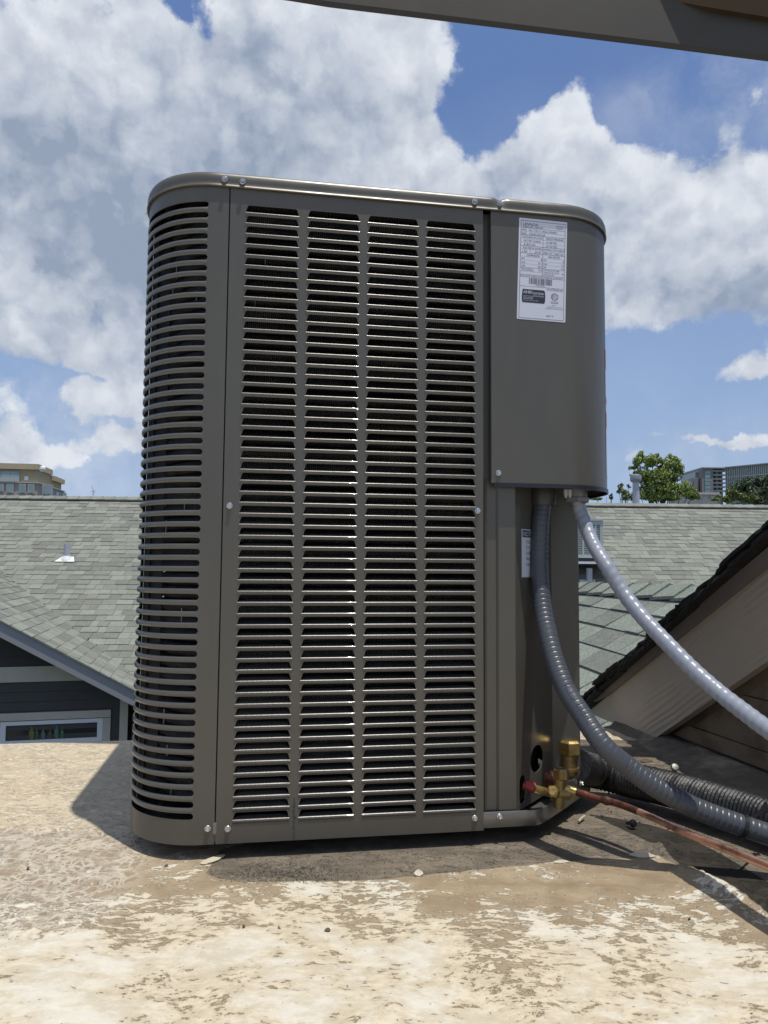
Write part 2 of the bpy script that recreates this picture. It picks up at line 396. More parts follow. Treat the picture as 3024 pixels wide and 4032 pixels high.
# weathered roof coating
def membrane_mat():
    M = bpy.data.materials.new('weathered_roof_coating'); M.use_nodes = True; t = M.node_tree; t.nodes.clear(); q = NB(t)
    pr = q.n('ShaderNodeBsdfPrincipled'); o = q.n('ShaderNodeOutputMaterial'); t.links.new(pr.outputs[0], o.inputs[0])
    co = q.n('ShaderNodeTexCoord').outputs['Object']
    A = lambda nm: q.n('ShaderNodeAttribute', attribute_name=nm).outputs['Fac']
    bare, cream, tanr, netr = A('bare'), A('cream'), A('tan'), A('net')
    wn = q.noise(co, 7, 4, 0.6)
    cw = q.v('ADD', co, q.v('SCALE', q.v('SUBTRACT', wn.outputs['Color'], (.5, .5, .5)), scale=0.06))
    # streaky flakes, combed roughly left to right
    st = q.mapping(cw, (1.0, 2.0, 1), (0, 0, math.radians(7)))
    n1 = q.noise(st, 30, 11, 0.70).outputs['Fac']
    n2 = q.noise(cw, 5, 5, 0.6).outputs['Fac']
    n3 = q.noise(q.mapping(cw, (1, 3.6, 1), (0, 0, math.radians(-14))), 70, 6, 0.65).outputs['Fac']
    big = q.noise(co, 1.7, 3, 0.5).outputs['Fac']
    n1r = q.noise(cw, 34, 10, 0.68).outputs['Fac']
    n1 = q.m('ADD', q.m('MULTIPLY', n1, 0.5), q.m('MULTIPLY', n1r, 0.5))
    med = q.noise(q.mapping(cw, (1, 1.5, 1)), 13, 6, 0.62).outputs['Fac']
    a_ = q.m('ADD', n2, q.m('MULTIPLY', q.m('SUBTRACT', med, 0.5), 0.9))
    cov = q.m('MULTIPLY_ADD', q.m('SUBTRACT', a_, 0.5), 2.1, q.m('MULTIPLY_ADD', cream, 0.76, 0.10))
    fl = q.noise(q.mapping(cw, (1, 1.7, 1), (0, 0, math.radians(12))), 52, 11, 0.76).outputs['Fac']
    fld = q.m('ADD', fl, q.m('MULTIPLY', q.m('SUBTRACT', n3, 0.5), 0.5))
    fm = q.m('SUBTRACT', fld, q.m('SUBTRACT', 0.64, q.m('MULTIPLY', cov, 0.30)))
    cm = q.ramp(fm, -0.012, 0.022)
    cm_soft = q.ramp(fm, -0.07, 0.08)
    brown = q.mix(q.ramp(med, 0.32, 0.66), (0.215, 0.160, 0.100), (0.345, 0.270, 0.175))
    creamc = q.mix(q.ramp(fl, 0.40, 0.62), (0.47, 0.395, 0.275), (0.63, 0.56, 0.425))
    creamc = q.mix(q.ramp(a_, 0.42, 0.70, 0, 0.75), creamc, (0.655, 0.645, 0.585))
    gold = q.noise(q.mapping(cw, (1, 1.8, 1), (0, 0, math.radians(9))), 20, 8, 0.68).outputs['Fac']
    creamc = q.mix(q.ramp(gold, 0.46, 0.62, 0, 0.6), creamc, (0.46, 0.395, 0.28))
    brown = q.mix(q.m('MULTIPLY', cream, 0.35), brown, (0.44, 0.36, 0.25))
    c = q.mix(cm_soft, brown, q.mix(0.45, brown, creamc)); c = q.mix(q.m('MULTIPLY', cm, 0.75), c, creamc)
    # fine combed scratches of cream
    scr = q.noise(q.mapping(cw, (1.0, 9.0, 1), (0, 0, math.radians(8))), 24, 6, 0.7).outputs['Fac']
    c = q.mix(q.ramp(scr, 0.60, 0.68, 0, 0.55), c, creamc)
    c = q.mix(q.ramp(q.noise(q.mapping(cw, (1.0, 7.0, 1), (0, 0, math.radians(-5))), 31, 6, 0.7).outputs['Fac'], 0.61, 0.69, 0, 0.45), c, brown)
    # smooth tan sheet with small pale scuffs
    sc = q.ramp(q.noise(q.mapping(cw, (1, 1.9, 1), (0, 0, 0.25)), 85, 3, 0.5).outputs['Fac'], 0.53, 0.61)
    tanc = q.mix(q.ramp(n2, 0.3, 0.7), (0.43, 0.35, 0.235), (0.56, 0.475, 0.34))
    tanc = q.mix(q.m('MULTIPLY', sc, 0.7), tanc, (0.68, 0.61, 0.47))
    c = q.mix(tanr, c, tanc)
    # net-like cracks of pale coating
    vo = q.n('ShaderNodeTexVoronoi', feature='DISTANCE_TO_EDGE'); t.links.new(q.mapping(cw, (1.25, 1.5, 1)), vo.inputs[0]); vo.inputs['Scale'].default_value = 46
    vo2 = q.n('ShaderNodeTexVoronoi', feature='DISTANCE_TO_EDGE'); t.links.new(q.mapping(cw, (2.4, 0.8, 1), (0, 0, 0.35)), vo2.inputs[0]); vo2.inputs['Scale'].default_value = 30
    ve = q.m('MINIMUM', vo.outputs['Distance'], q.m('MULTIPLY', vo2.outputs['Distance'], 1.4))
    netm = q.m('MULTIPLY', q.ramp(ve, 0.03, 0.20, 1, 0), q.ramp(n1, 0.36, 0.52))
    netc = q.mix(netm, q.mix(cm_soft, (0.30, 0.235, 0.165), (0.37, 0.30, 0.21)), (0.68, 0.63, 0.53))
    c = q.mix(q.m('MULTIPLY', netr, 0.5), c, netc)
    # bare grey dirt patch with a torn edge
    bb = q.ramp(q.m('ADD', bare, q.m('MULTIPLY', q.m('SUBTRACT', n1, 0.5), 0.35)), 0.47, 0.53)
    gn = q.noise(co, 260, 3, 0.6).outputs['Fac']; gm = q.noise(st, 12, 6, 0.7).outputs['Fac']
    dirt = q.mix(q.ramp(gm, 0.35, 0.68), (0.120, 0.100, 0.076), (0.220, 0.183, 0.137))
    dirt = q.mix(q.m('MULTIPLY', q.ramp(gn, 0.54, 0.64), 0.6), dirt, (0.07, 0.064, 0.058))
    dirt = q.mix(q.ramp(q.noise(st, 55, 5, 0.7).outputs['Fac'], 0.60, 0.70, 0, 0.55), dirt, (0.32, 0.29, 0.25))
    c = q.mix(bb, c, dirt)
    shade_band = q.ramp(q.m('ADD', A('dark'), q.m('MULTIPLY', q.m('SUBTRACT', n1, 0.5), 0.3)), 0.45, 0.55)
    c = q.mix(shade_band, c, q.mix(q.ramp(gm, 0.35, 0.68), (0.018, 0.015, 0.011), (0.042, 0.035, 0.026)))  # shadow beside the pipes, put into the coating colour
    spk = q.ramp(q.noise(co, 150, 2, 0.5).outputs['Fac'], 0.735, 0.76)
    c = q.mix(q.m('MULTIPLY', spk, 0.8), c, (0.10, 0.06, 0.035))
    t.links.new(c, pr.inputs['Base Color']); pr.inputs['Roughness'].default_value = 0.78
    pr.inputs['Specular IOR Level'].default_value = 0.3
    h = q.m('ADD', q.m('MULTIPLY', cm, 0.5), q.m('MULTIPLY', n1, 1.2))
    h = q.m('ADD', h, q.m('MULTIPLY', q.m('MULTIPLY', netm, netr), 0.6))
    h = q.m('ADD', h, q.m('MULTIPLY', q.m('SUBTRACT', 1.0, bb), 0.9))
    h = q.m('ADD', h, q.m('MULTIPLY', gn, q.m('MULTIPLY_ADD', bb, 0.9, 0.25)))
    h = q.m('ADD', h, q.m('MULTIPLY', q.m('MULTIPLY', sc, tanr), 0.5))
    bn = q.n('ShaderNodeBump'); bn.inputs['Strength'].default_value = 1; bn.inputs['Distance'].default_value = 0.0016
    t.links.new(h, bn.inputs['Height']); t.links.new(bn.outputs[0], pr.inputs['Normal'])
    return M
m_memb = membrane_mat()

# ================================================================== SETTING
g = MB(); g.add([(-3000, -3000, -6.5), (3000, -3000, -6.5), (3000, 5000, -6.5), (-3000, 5000, -6.5)], [(0, 1, 2, 3)])
m_ground = mat('distant_ground', (0.10, 0.115, 0.07), 0.95, nscale=0.02, namp=0.3)
tag(obj('ground', g, m_ground), 'flat ground far below the roofs', kind='structure')

# roof surface: heights, and where the coating is bare, creamy, tan, crazed or darkened by painted shade
def gxy(x, y):
    d = ray(x, y); t = -CAMZ/d[2]; return (d[0]*t, d[1]*t)
PATCH = [gxy(*p) for p in [(872,3345),(835,3400),(812,3440),(859,3462),(960,3476),(1112,3474),(1211,3470),(1350,3472),(1500,3466),(1628,3451),(1867,3428),(2088,3405),(2198,3396),(2446,3382),(2584,3372),(2700,3422),(3024,3600)]]+[(.56,.70),(.95,.60),(1.0,1.72),(.2,1.75),(-.02,1.4),(-.12,1.15)]
SHADE_BAND = [gxy(*p) for p in [(2290,3200),(2374,3231),(2480,3280),(2570,3322),(2618,3362),(2700,3418),(2850,3500),(3024,3600),(3250,3740),(3500,3700),(3300,3600),(3024,3472),(2850,3368),(2700,3290),(2577,3252),(2430,3222)]]  # outline of the shadow band painted on the coating by the copper pipe
def poly_sd(x, y, poly):
    d = 1e9; ins = False; n = len(poly)
    for i in range(n):
        x1, y1 = poly[i]; x2, y2 = poly[(i+1) % n]
        ex, ey = x2-x1, y2-y1; t = max(0, min(1, ((x-x1)*ex+(y-y1)*ey)/(ex*ex+ey*ey)))
        d = min(d, math.hypot(x-x1-t*ex, y-y1-t*ey))
        if (y1 > y) != (y2 > y) and x < (x2-x1)*(y-y1)/(y2-y1)+x1: ins = not ins
    return d if ins else -d
def sm(a, c, x):
    t = max(0, min(1, (x-a)/(c-a))); return t*t*(3-2*t)
def edgeY(x):  # far edge of the flat roof
    return 1.655+0.16*(x+0.835) if x < -0.3 else min(2.35, 1.741+0.16*(x+0.3))
def roof_z(x, y):
    n = noise.noise(Vector((x*2.1, y*2.1, 0)))*0.004+noise.noise(Vector((x*9, y*9, 3)))*0.0012
    foot = sm(0.0, 0.25, max(abs(x-0.05)-0.45, abs(y-1.35)-0.35))   # flat below the unit
    n *= foot
    # lap of the two sheets on the left
    if x < -0.22: n += 0.0022*sm(1.133, 1.142, y+0.006*noise.noise(Vector((x*14, 0, 5))))*sm(-0.22, -0.26, x)
    # lifted edge of the torn coating
    s_ = poly_sd(x, y, PATCH)
    if -0.05 < s_ < 0.0: n += 0.0016*(1-abs(s_+0.012)/0.04 if abs(s_+0.012) < 0.04 else 0)
    # ridge of torn membrane on the right
    r_ = poly_sd(x, y, [(.385,1.0),(.40,1.0),(.62,.69),(.61,.68)])
    n += 0.010*math.exp(-(max(0, -r_)/0.009)**2)
    r_ = math.hypot((x-.405)/1.3, y-1.075); n += 0.014*math.exp(-(r_/0.018)**2)
    return n
xs = [-4+0.1*i for i in range(29)]+[-1.15+0.0085*i for i in range(int(2.2/0.0085)+1)]+[1.06+0.1*i for i in range(30)]
vs = []; at = {'bare': [], 'cream': [], 'tan': [], 'net': [], 'dark': []}
ts = [-3+0.12*i for i in range(29)]
NY2 = 150
rows = len(ts)+NY2+4
for x in xs:
    Ye = edgeY(x)
    ys = ts+[0.48+(Ye-0.015-0.48)*j/(NY2-1) for j in range(NY2)]
    for j in range(rows):
        if j < len(ys): y = ys[j]; z = roof_z(x, y)
        else:
            k = j-len(ys)+1; a_ = k/4*PI/2; y = Ye-0.015+0.015*math.sin(a_); z = roof_z(x, Ye-0.015)-0.015*(1-math.cos(a_))
        vs.append((x, y, z))
        s_ = poly_sd(x, y, PATCH)
        at['bare'].append(max(0, min(1, 0.5+s_/0.07)))
        at['dark'].append(max(0, min(1, 0.5+poly_sd(x, y, SHADE_BAND)/0.02)) if x > .2 else 0.0)
        nn_ = noise.noise(Vector((x*3, y*3, 9)))*0.12
        near = 1-sm(0.80, 1.0, y+nn_*0.8+0.06*x)
        cr = 0.15+0.85*near
        cr *= 1-0.45*sm(0.28, 0.5, x)*sm(0.62, 0.72, y)*(1-sm(0.95, 1.05, y))
        at['cream'].append(cr)
        tn = sm(1.125, 1.145, y+nn_*0.1) if x < -0.2 else sm(1.2, 1.5, y)
        band = sm(0.865, 0.90, y+nn_*0.5-0.03)*(1-sm(1.0, 1.1, y))*sm(-.22, -.05, x)*(0.30+0.2*noise.noise(Vector((x*5, y*9, 2))))
        at['tan'].append(max(tn*0.95, 0))
        nr = (1-sm(-0.34, -0.29, x))*sm(0.86, 0.93, y+nn_)*(1-sm(1.13, 1.15, y))
        at['net'].append(max(nr, 0.45*tn*sm(-.62, -.38, x)*(1-sm(1.35, 1.55, y))))
fs = [(i*rows+j, (i+1)*rows+j, (i+1)*rows+j+1, i*rows+j+1) for i in range(len(xs)-1) for j in range(rows-1)]
me = bpy.data.meshes.new('roof_deck'); me.from_pydata(vs, [], fs)
for k, v_ in at.items():
    a_ = me.attributes.new(k, 'FLOAT', 'POINT'); a_.data.foreach_set('value', v_)
me.polygons.foreach_set('use_smooth', [True]*len(me.polygons)); me.update()
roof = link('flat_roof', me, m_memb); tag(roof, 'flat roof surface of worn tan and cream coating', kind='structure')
wl = MB()
for a_, c_ in zip(xs, xs[1:]):
    wl.add([(a_, edgeY(a_)-0.004, -0.016), (c_, edgeY(c_)-0.004, -0.016), (c_, edgeY(c_)-0.004, -6.5), (a_, edgeY(a_)-0.004, -6.5)], [(0, 1, 2, 3)])
tag(obj('building_wall', wl, m_beige), 'beige wall dropping below the flat roof edge', 'wall')

# ================================================================== CONDENSER UNIT
Z0 = CAMZ
U0 = (-0.2244, 1.0282, 0.0)
unit = thing('condenser_unit', 'large grey louvred air conditioning condenser standing on the flat roof', 'air conditioner', U0, YAW)
WU = WM[unit.name]
PITCHZ = 0.0155; NR = 56
ZB, ZT = Z0-0.379, Z0+0.5383            # bottom and top of the panels
UL, UR, RC, DEP = -0.1265, 0.612, 0.108, 0.63
def upath(off=0.0, u0=-0.003, v1=0.14, n=14):
    """front-left corner outline (local): from the seam round to the left side, offset outward"""
    pts = [(u0, -off), (UL+RC, -off)]
    for k in range(1, n+1):
        t = k/n*PI/2; pts.append((UL+RC-(RC+off)*math.sin(t), RC-(RC+off)*math.cos(t)))
    pts.append((UL-off, v1)); return pts
class Path2:
    def __init__(s, pts):
        s.p = pts; s.L = [0]
        for a, c in zip(pts, pts[1:]): s.L.append(s.L[-1]+math.hypot(c[0]-a[0], c[1]-a[1]))
    def at(s, t, off=0.0):
        j = 0
        while j < len(s.L)-2 and s.L[j+1] < t: j += 1
        a, c = s.p[j], s.p[j+1]; L = s.L[j+1]-s.L[j]; k = (t-s.L[j])/L
        dx, dy = (c[0]-a[0])/L, (c[1]-a[1])/L
        return (a[0]+(c[0]-a[0])*k, a[1]+(c[1]-a[1])*k, (dx, dy))
def strip(mb, pts, z0, z1):
    """vertical sheet along a plan polyline"""
    n = len(pts); vs = [(p[0], p[1], z0) for p in pts]+[(p[0], p[1], z1) for p in pts]
    mb.add(vs, [(i, i+1, n+i+1, n+i) for i in range(n-1)])
def ubj(name, mb, mt, parent=None, **kw): return obj(name, mb, mt, parent or unit, world=False, **kw)

# --- curved corner guard with slots
arc = Path2([(-0.0014, 0.0), (UL+RC, 0.0)]+[(UL+RC-RC*math.sin(k/24*PI/2), RC-RC*math.cos(k/24*PI/2)) for k in range(1, 25)]+[(UL, 0.150)])
LT = arc.L[-1]; T0 = 0.0284; T1 = LT-0.030
def gmap(t, z, o=0.0):
    x, y, (dx, dy) = arc.at(t)
    # outward normal (to the left of travel direction when going left along the front is -v)
    nx, ny = dy, -dx
    if nx == 0 and ny == 0: ny = -1
    # travelling in -u: outward is -v
    return (x-nx*o*0+(-dy)*(-o)*-1*0+nrm(dx, dy)[0]*o, y+nrm(dx, dy)[1]*o, z)
def nrm(dx, dy):   # outward normal for travel (-1,0)->(0,-1) ; (0,1)->(-1,0)
    return (-dy, dx)
def ring_cell(mb, fmap, inner, outer, thick=0.0012):
    n = len(inner); A_ = [fmap(*p) for p in inner]; B_ = [fmap(*p) for p in outer]; C_ = [fmap(p[0], p[1], -thick) for p in inner]
    mb.add(A_+B_+C_, [(i, (i+1) % n, n+(i+1) % n, n+i) for i in range(n)]+[(i, 2*n+i, 2*n+(i+1) % n, (i+1) % n) for i in range(n)])
def slot_loops(t0, t1, zc, hh, zlo, zhi, NS=26, NE=6):
    inner = []; outer = []
    r = hh; a0, a1 = t0+r, t1-r
    for k in range(NS+1): t = a0+(a1-a0)*k/NS; inner.append((t, zc+hh)); outer.append((t0+(t1-t0)*k/NS, zhi))
    for k in range(1, NE): th = PI/2-PI*k/NE; inner.append((a1+r*math.cos(th), zc+r*math.sin(th))); outer.append((t1, zhi+(zlo-zhi)*k/NE))
    for k in range(NS+1): t = a1+(a0-a1)*k/NS; inner.append((t, zc-hh)); outer.append((t1+(t0-t1)*k/NS, zlo))
    for k in range(1, NE): th = -PI/2-PI*k/NE; inner.append((a0+r*math.cos(th), zc+r*math.sin(th))); outer.append((t0, zlo+(zhi-zlo)*k/NE))
    return inner, outer
gm = MB(); ZS0 = Z0+0.511; HS = 0.0041
for k in range(NR):
    zc = ZS0-PITCHZ*k
    i_, o_ = slot_loops(T0, T1, zc, HS, zc-PITCHZ/2, zc+PITCHZ/2)
    ring_cell(gm, gmap, i_, o_)
tl = [LT*0+T0*i/3 for i in range(4)]; tr = [T1+(LT-T1)*i/3 for i in range(4)]
zt_, zb_ = ZS0+PITCHZ/2, ZS0-PITCHZ*(NR-1)-PITCHZ/2
def sheet(mb, ts_, za, zb__):
    n = len(ts_); mb.add([gmap(t, za) for t in ts_]+[gmap(t, zb__) for t in ts_], [(i, i+1, n+i+1, n+i) for i in range(n-1)])
for k in range(8):
    za = zb_+(zt_-zb_)*k/8; zb2 = zb_+(zt_-zb_)*(k+1)/8
    sheet(gm, tl, za, zb2); sheet(gm, tr, za, zb2)
tall = [T0+(T1-T0)*i/26 for i in range(27)]
full = tl+tall[1:]+tr[1:]
sheet(gm, full, ZB, zb_); sheet(gm, full, zt_, ZT)
# returns (edges folded inwards)
sheet2 = [gmap(0, z, o) for z, o in ((ZB, 0), (ZT, 0), (ZB, -.012), (ZT, -.012))]; gm.add(sheet2, [(0, 1, 3, 2)])
for zz in (ZB, ZT):
    n = len(full); gm.add([gmap(t, zz) for t in full]+[gmap(t, zz, -.012) for t in full], [(i, i+1, n+i+1, n+i) for i in range(n-1)])
guard = ubj('corner_guard', gm, m_paint, smooth=True, merge=True)
# rounded bar beads between the slots
prof = [(-0.0012, -.0036), (0.0004, -.0034), (0.0013, -.0023), (0.0016, 0), (0.0013, .0023), (0.0004, .0034), (-0.0012, .0036), (-0.0030, .0022), (-0.0036, 0), (-0.0030, -.0022)]
bb_ = MB(); ta = T0+0.001; tb = T1-0.001; NS = 30; pr_n = len(prof); vs = []
for i in range(NS+1):
    t = ta+(tb-ta)*i/NS; e = min(1, min(t-ta, tb-t)/0.009); e = math.sqrt(max(0, 1-(1-e)**2))*0.92+0.0
    for o, z in prof: vs.append(gmap(t, z, (o if o > 0 else o)*e if o > 0 else -0.0005+(o+0.0005)*e))
fs = [(i*pr_n+k, i*pr_n+(k+1) % pr_n, (i+1)*pr_n+(k+1) % pr_n, (i+1)*pr_n+k) for i in range(NS) for k in range(pr_n)]
bb_.add(vs, fs); bead = bb_.mesh('guard_bar', True, True); bead.materials.append(m_bead)
for k in range(NR-1):
    o = bpy.data.objects.new('guard_bar', bead); COL.objects.link(o); o.parent = guard; o.location = (0, 0, ZS0-PITCHZ*(k+0.5)+random.uniform(-1, 1)*0.0001)

# --- louvred front panel
COLS = [(0.0224, 0.0987), (0.1110, 0.1881), (0.1996, 0.2763), (0.2871, 0.3642)]
COLS = [((a+c)/2-0.0384, (a+c)/2+0.0384) for a, c in COLS]
EDGE = 0.3758; ZL1 = Z0+0.5035
def louver_loops(u0, u1, zb, zlo, zhi, ul, ur, h=0.0108):
    tp = 0.0034; r = 0.0032; inner = []; outer = []
    z1_ = zb+h
    pts = [(u0, zb), (u0+tp*0.72, z1_-r)]
    for k in range(1, 5): th = PI-PI/2*k/5; pts.append((u0+tp*0.78+r+r*math.cos(th), z1_-r+r*math.sin(th)))
    pts.append((u0+tp*0.78+r, z1_)); nb1 = len(pts)
    pts.append((u1-tp*0.78-r, z1_))
    for k in range(1, 5): th = PI/2-PI/2*k/5; pts.append((u1-tp*0.78-r+r*math.cos(th), z1_-r+r*math.sin(th)))
    pts += [(u1-tp*0.72, z1_-r), (u1, zb)]
    out_ = [(ul, zlo), (ul, zlo+(zhi-zlo)*0.5)]+[(ul, zhi)]+[(ul+(u0+tp-ul)*k/4, zhi) for k in range(1, 4)]+[(u0+tp*0.78+r, zhi)]
    out_ += [(u1-tp*0.78-r, zhi)]+[(ur+(u1-tp-ur)*(4-k)/4, zhi) for k in range(1, 4)]+[(ur, zhi)]+[(ur, zlo+(zhi-zlo)*0.5), (ur, zlo)]
    return pts, out_[:len(pts)]
def panel_mesh():
    pm = MB(); f2 = lambda u, z, o=0.0: (u, -o, z)
    bounds = [0.0105]+[(COLS[i][1]+COLS[i+1][0])/2 for i in range(3)]+[EDGE-0.005]
    for c in range(4):
        ul, ur = bounds[c], bounds[c+1]
        for k in range(NR):
            zb = ZL1-PITCHZ*k; zlo = zb-0.0022; zhi = zlo+PITCHZ
            i_, o_ = louver_loops(COLS[c][0], COLS[c][1], zb, zlo, zhi, ul, ur)
            ring_cell(pm, f2, i_, o_)
    za, zb2 = ZL1-PITCHZ*(NR-1)-0.0022, ZL1-0.0022+PITCHZ
    def rect(u0, z0, u1, z1, nz=1):
        for k in range(nz):
            a = z0+(z1-z0)*k/nz; c = z0+(z1-z0)*(k+1)/nz
            pm.add([(u0, 0, a), (u1, 0, a), (u1, 0, c), (u0, 0, c)], [(0, 1, 2, 3)])
    rect(0.0004, ZB, bounds[0], za); rect(bounds[0], ZB, bounds[-1], za); rect(bounds[-1], ZB, EDGE, za)
    rect(0.0004, za, bounds[0], zb2, 6); rect(bounds[-1], za, EDGE, zb2, 6)
    rect(0.0004, zb2, bounds[0], ZT); rect(bounds[0], zb2, bounds[-1], ZT); rect(bounds[-1], zb2, EDGE, ZT)
    for u in (0.0004, EDGE): pm.add([(u, 0, ZB), (u, 0, ZT), (u, .012, ZT), (u, .012, ZB)], [(0, 1, 2, 3)])
    for z in (ZB, ZT): pm.add([(0.0004, 0, z), (EDGE, 0, z), (EDGE, .012, z), (0.0004, .012, z)], [(0, 1, 2, 3)])
    # pressed rib down the first mullion
    um = (COLS[0][1]+COLS[1][0])/2
    return pm
front = ubj('front_panel', panel_mesh(), m_paint, smooth=False, merge=True)
lw = COLS[0][1]-COLS[0][0]
lp = [(0.0006, -.0046), (-0.0004, -.0040), (-0.0009, -.0028), (-0.0012, -.0014), (-0.0009, -.0001), (0.0000, 0.0009), (0.0016, 0.0015), (0.0055, 0.0028), (0.0090, 0.0040),
      (0.0092, 0.0034), (0.0055, 0.0018), (0.0022, 0.0002), (0.0010, -.0012)]
def louver_mb(mb, off=(0, 0, 0)):
    NSL = 14; n = len(lp); vs = []
    for i in range(NSL+1):
        s_ = i/NSL; d_ = min(s_, 1-s_)*lw; e = min(1, 0.25+d_/0.010)
        u = s_*lw
        for v, z in lp:
            vv = v*e if v > 0.001 else v
            zz = z if v < 0.001 else 0.0008+(z-0.0008)*e
            vs.append((u+off[0], vv+off[1], zz+off[2]))
    mb.add(vs, [(i*n+k, i*n+(k+1) % n, (i+1)*n+(k+1) % n, (i+1)*n+k) for i in range(NSL) for k in range(n)]+[tuple(range(n)), tuple(range(NSL*n, NSL*n+n))[::-1]])
l1 = MB(); louver_mb(l1); lme = l1.mesh('louver', True, True); lme.materials.append(m_louver)
for c in range(4):
    for k in range(NR):
        o = bpy.data.objects.new('louver', lme); COL.objects.link(o); o.parent = front
        o.location = (COLS[c][0], random.uniform(-1, 1)*0.00008, ZL1-PITCHZ*k)
        o.rotation_euler = (random.uniform(-.03, .03)+(0.12 if (c == 0 and (28 <= k <= 34 or 42 <= k < 55)) else 0), 0, 0)

# --- left side and rear (out of sight from the front)
side = ubj('side_panel', MB(), m_paint)
sp_ = panel_mesh(); sm_b = MB()
RS = Matrix.Translation((UL, 0.152+EDGE, 0)) @ Matrix.Rotation(-PI/2, 4, 'Z')
bpy.data.objects.remove(side)
sb = MB(); sb.add([RS @ Vector(v) for v in sp_.v], sp_.f)
sb.add([(UL, .152+EDGE, ZB), (UL, DEP-RC, ZB), (UL, DEP-RC, ZT), (UL, .152+EDGE, ZT)], [(0, 1, 2, 3)])
side = ubj('side_panel', sb, m_paint, merge=True)
lm2 = MB()
for c in range(4):
    for k in range(NR): louver_mb(lm2, (COLS[c][0], 0, ZL1-PITCHZ*k))
lj = MB(); lj.add([RS @ Vector(v) for v in lm2.v], lm2.f)
tag(ubj('louver', lj, m_paint, side), kind='stuff')
rb = MB(); pts = [(UL, DEP-RC)]+[(UL+RC-RC*math.cos(k/10*PI/2), DEP-RC+RC*math.sin(k/10*PI/2)) for k in range(1, 11)]
pts += [(UR-RC, DEP)]+[(UR-RC+RC*math.sin(k/10*PI/2), DEP-RC+RC*math.cos(k/10*PI/2)) for k in range(1, 11)]
pts += [(UR, 0.372), (0.573, 0.372), (0.573, 0.36)]
strip(rb, pts, ZB, ZT); ubj('rear_panel', rb, m_paint, smooth=True)

# --- dark interior and coil
def rr_path(off, u1=0.372, v1=0.60, rc=None, n=40, start=True):
    rc = RC-off if rc is None else rc
    p = [(u1, off)] if start else []
    for k in range(21): p.append((u1+(UL+off+rc-u1)*k/20, off))
    for k in range(1, 19): t = k/18*PI/2; p.append((UL+off+rc-rc*math.sin(t), off+rc-rc*math.cos(t)))
    for k in range(1, 13): p.append((UL+off, off+rc+(v1-off-rc)*k/12))
    return p[1:]
cp = rr_path(0.028, rc=0.15)
TP = 0.0205; NT = 44
tb_ = MB(); vs = []; arcs = []; L = 0; pf = [(math.cos(a), math.sin(a)) for a in [PI/2-PI*k/8 for k in range(9)]]
for i, p in enumerate(cp):
    q0 = cp[max(0, i-1)]; q1 = cp[min(len(cp)-1, i+1)]; dx, dy = q1[0]-q0[0], q1[1]-q0[1]; l = math.hypot(dx, dy)
    if i: L += math.hypot(p[0]-cp[i-1][0], p[1]-cp[i-1][1])
    nx, ny = nrm(dx/l, dy/l)
    for c_, s_ in pf: vs.append((p[0]+nx*(c_*0.0095-0.0045), p[1]+ny*(c_*0.0095-0.0045), s_*0.0101)); arcs.append(L)
n = len(pf); tb_.add(vs, [(i*n+k, i*n+k+1, (i+1)*n+k+1, (i+1)*n+k) for i in range(len(cp)-1) for k in range(n-1)])
cme = bpy.data.meshes.new('coil_tube'); cme.from_pydata(tb_.v, [], tb_.f); a_ = cme.attributes.new('arc', 'FLOAT', 'POINT'); a_.data.foreach_set('value', arcs)
cme.polygons.foreach_set('use_smooth', [True]*len(cme.polygons)); cme.materials.append(m_coil)
ch = MB(); strip(ch, rr_path(0.040, rc=0.14), ZB+.03, ZT-.01)
coil = ubj('coil', ch, m_black)
for k in range(NT):
    o = bpy.data.objects.new('coil_tube', cme); COL.objects.link(o); o.parent = coil; o.location = (0, 0, ZB+0.038+TP*(k+0.5)+random.uniform(-1, 1)*.0008)
# thin bent wires and tube clips against the coil
for k in range(16):
    wr = MB()
    i = random.randint(20, 36); p = cp[i]; q1 = cp[i+1]; nx, ny = nrm(*(Vector((q1[0]-p[0], q1[1]-p[1])).normalized()))
    z = ZB+0.05+random.random()*0.85
    wr.box((p[0]+nx*.006, p[1]+ny*.006, z), (0.0014, 0.0014, 0.012+random.random()*.01))
    ubj('coil_clip', wr, m_galv, coil)
ip = MB()
ip.bb((UL+.075, .26, ZB+.02), (UR-.06, DEP-.03, ZT-.004))
ubj('light_blocker', ip, m_black)  # unseen black box added to stop light coming through the coil
# dark post inside the left side
po = MB(); po.bb((UL+.004, .128, ZB), (UL+.012, .150, ZT)); po.bb((UL+.004, .1385, ZB), (UL+.03, .150, ZT)); ubj('inner_post', po, m_blackpl)
seam = MB(); seam.bb((-.0045, .004, ZB+.002), (.0025, .010, ZT)); ubj('seam_backing', seam, m_black)
tabm = MB(); tabm.bb((-.0032, -.0007, ZB+.0135), (.0014, .003, ZB+.0285)); tabm.bb((-.0032, -.0016, ZB+.0265), (.0014, .003, ZB+.0290)); ubj('seam_tab', tabm, m_galv)

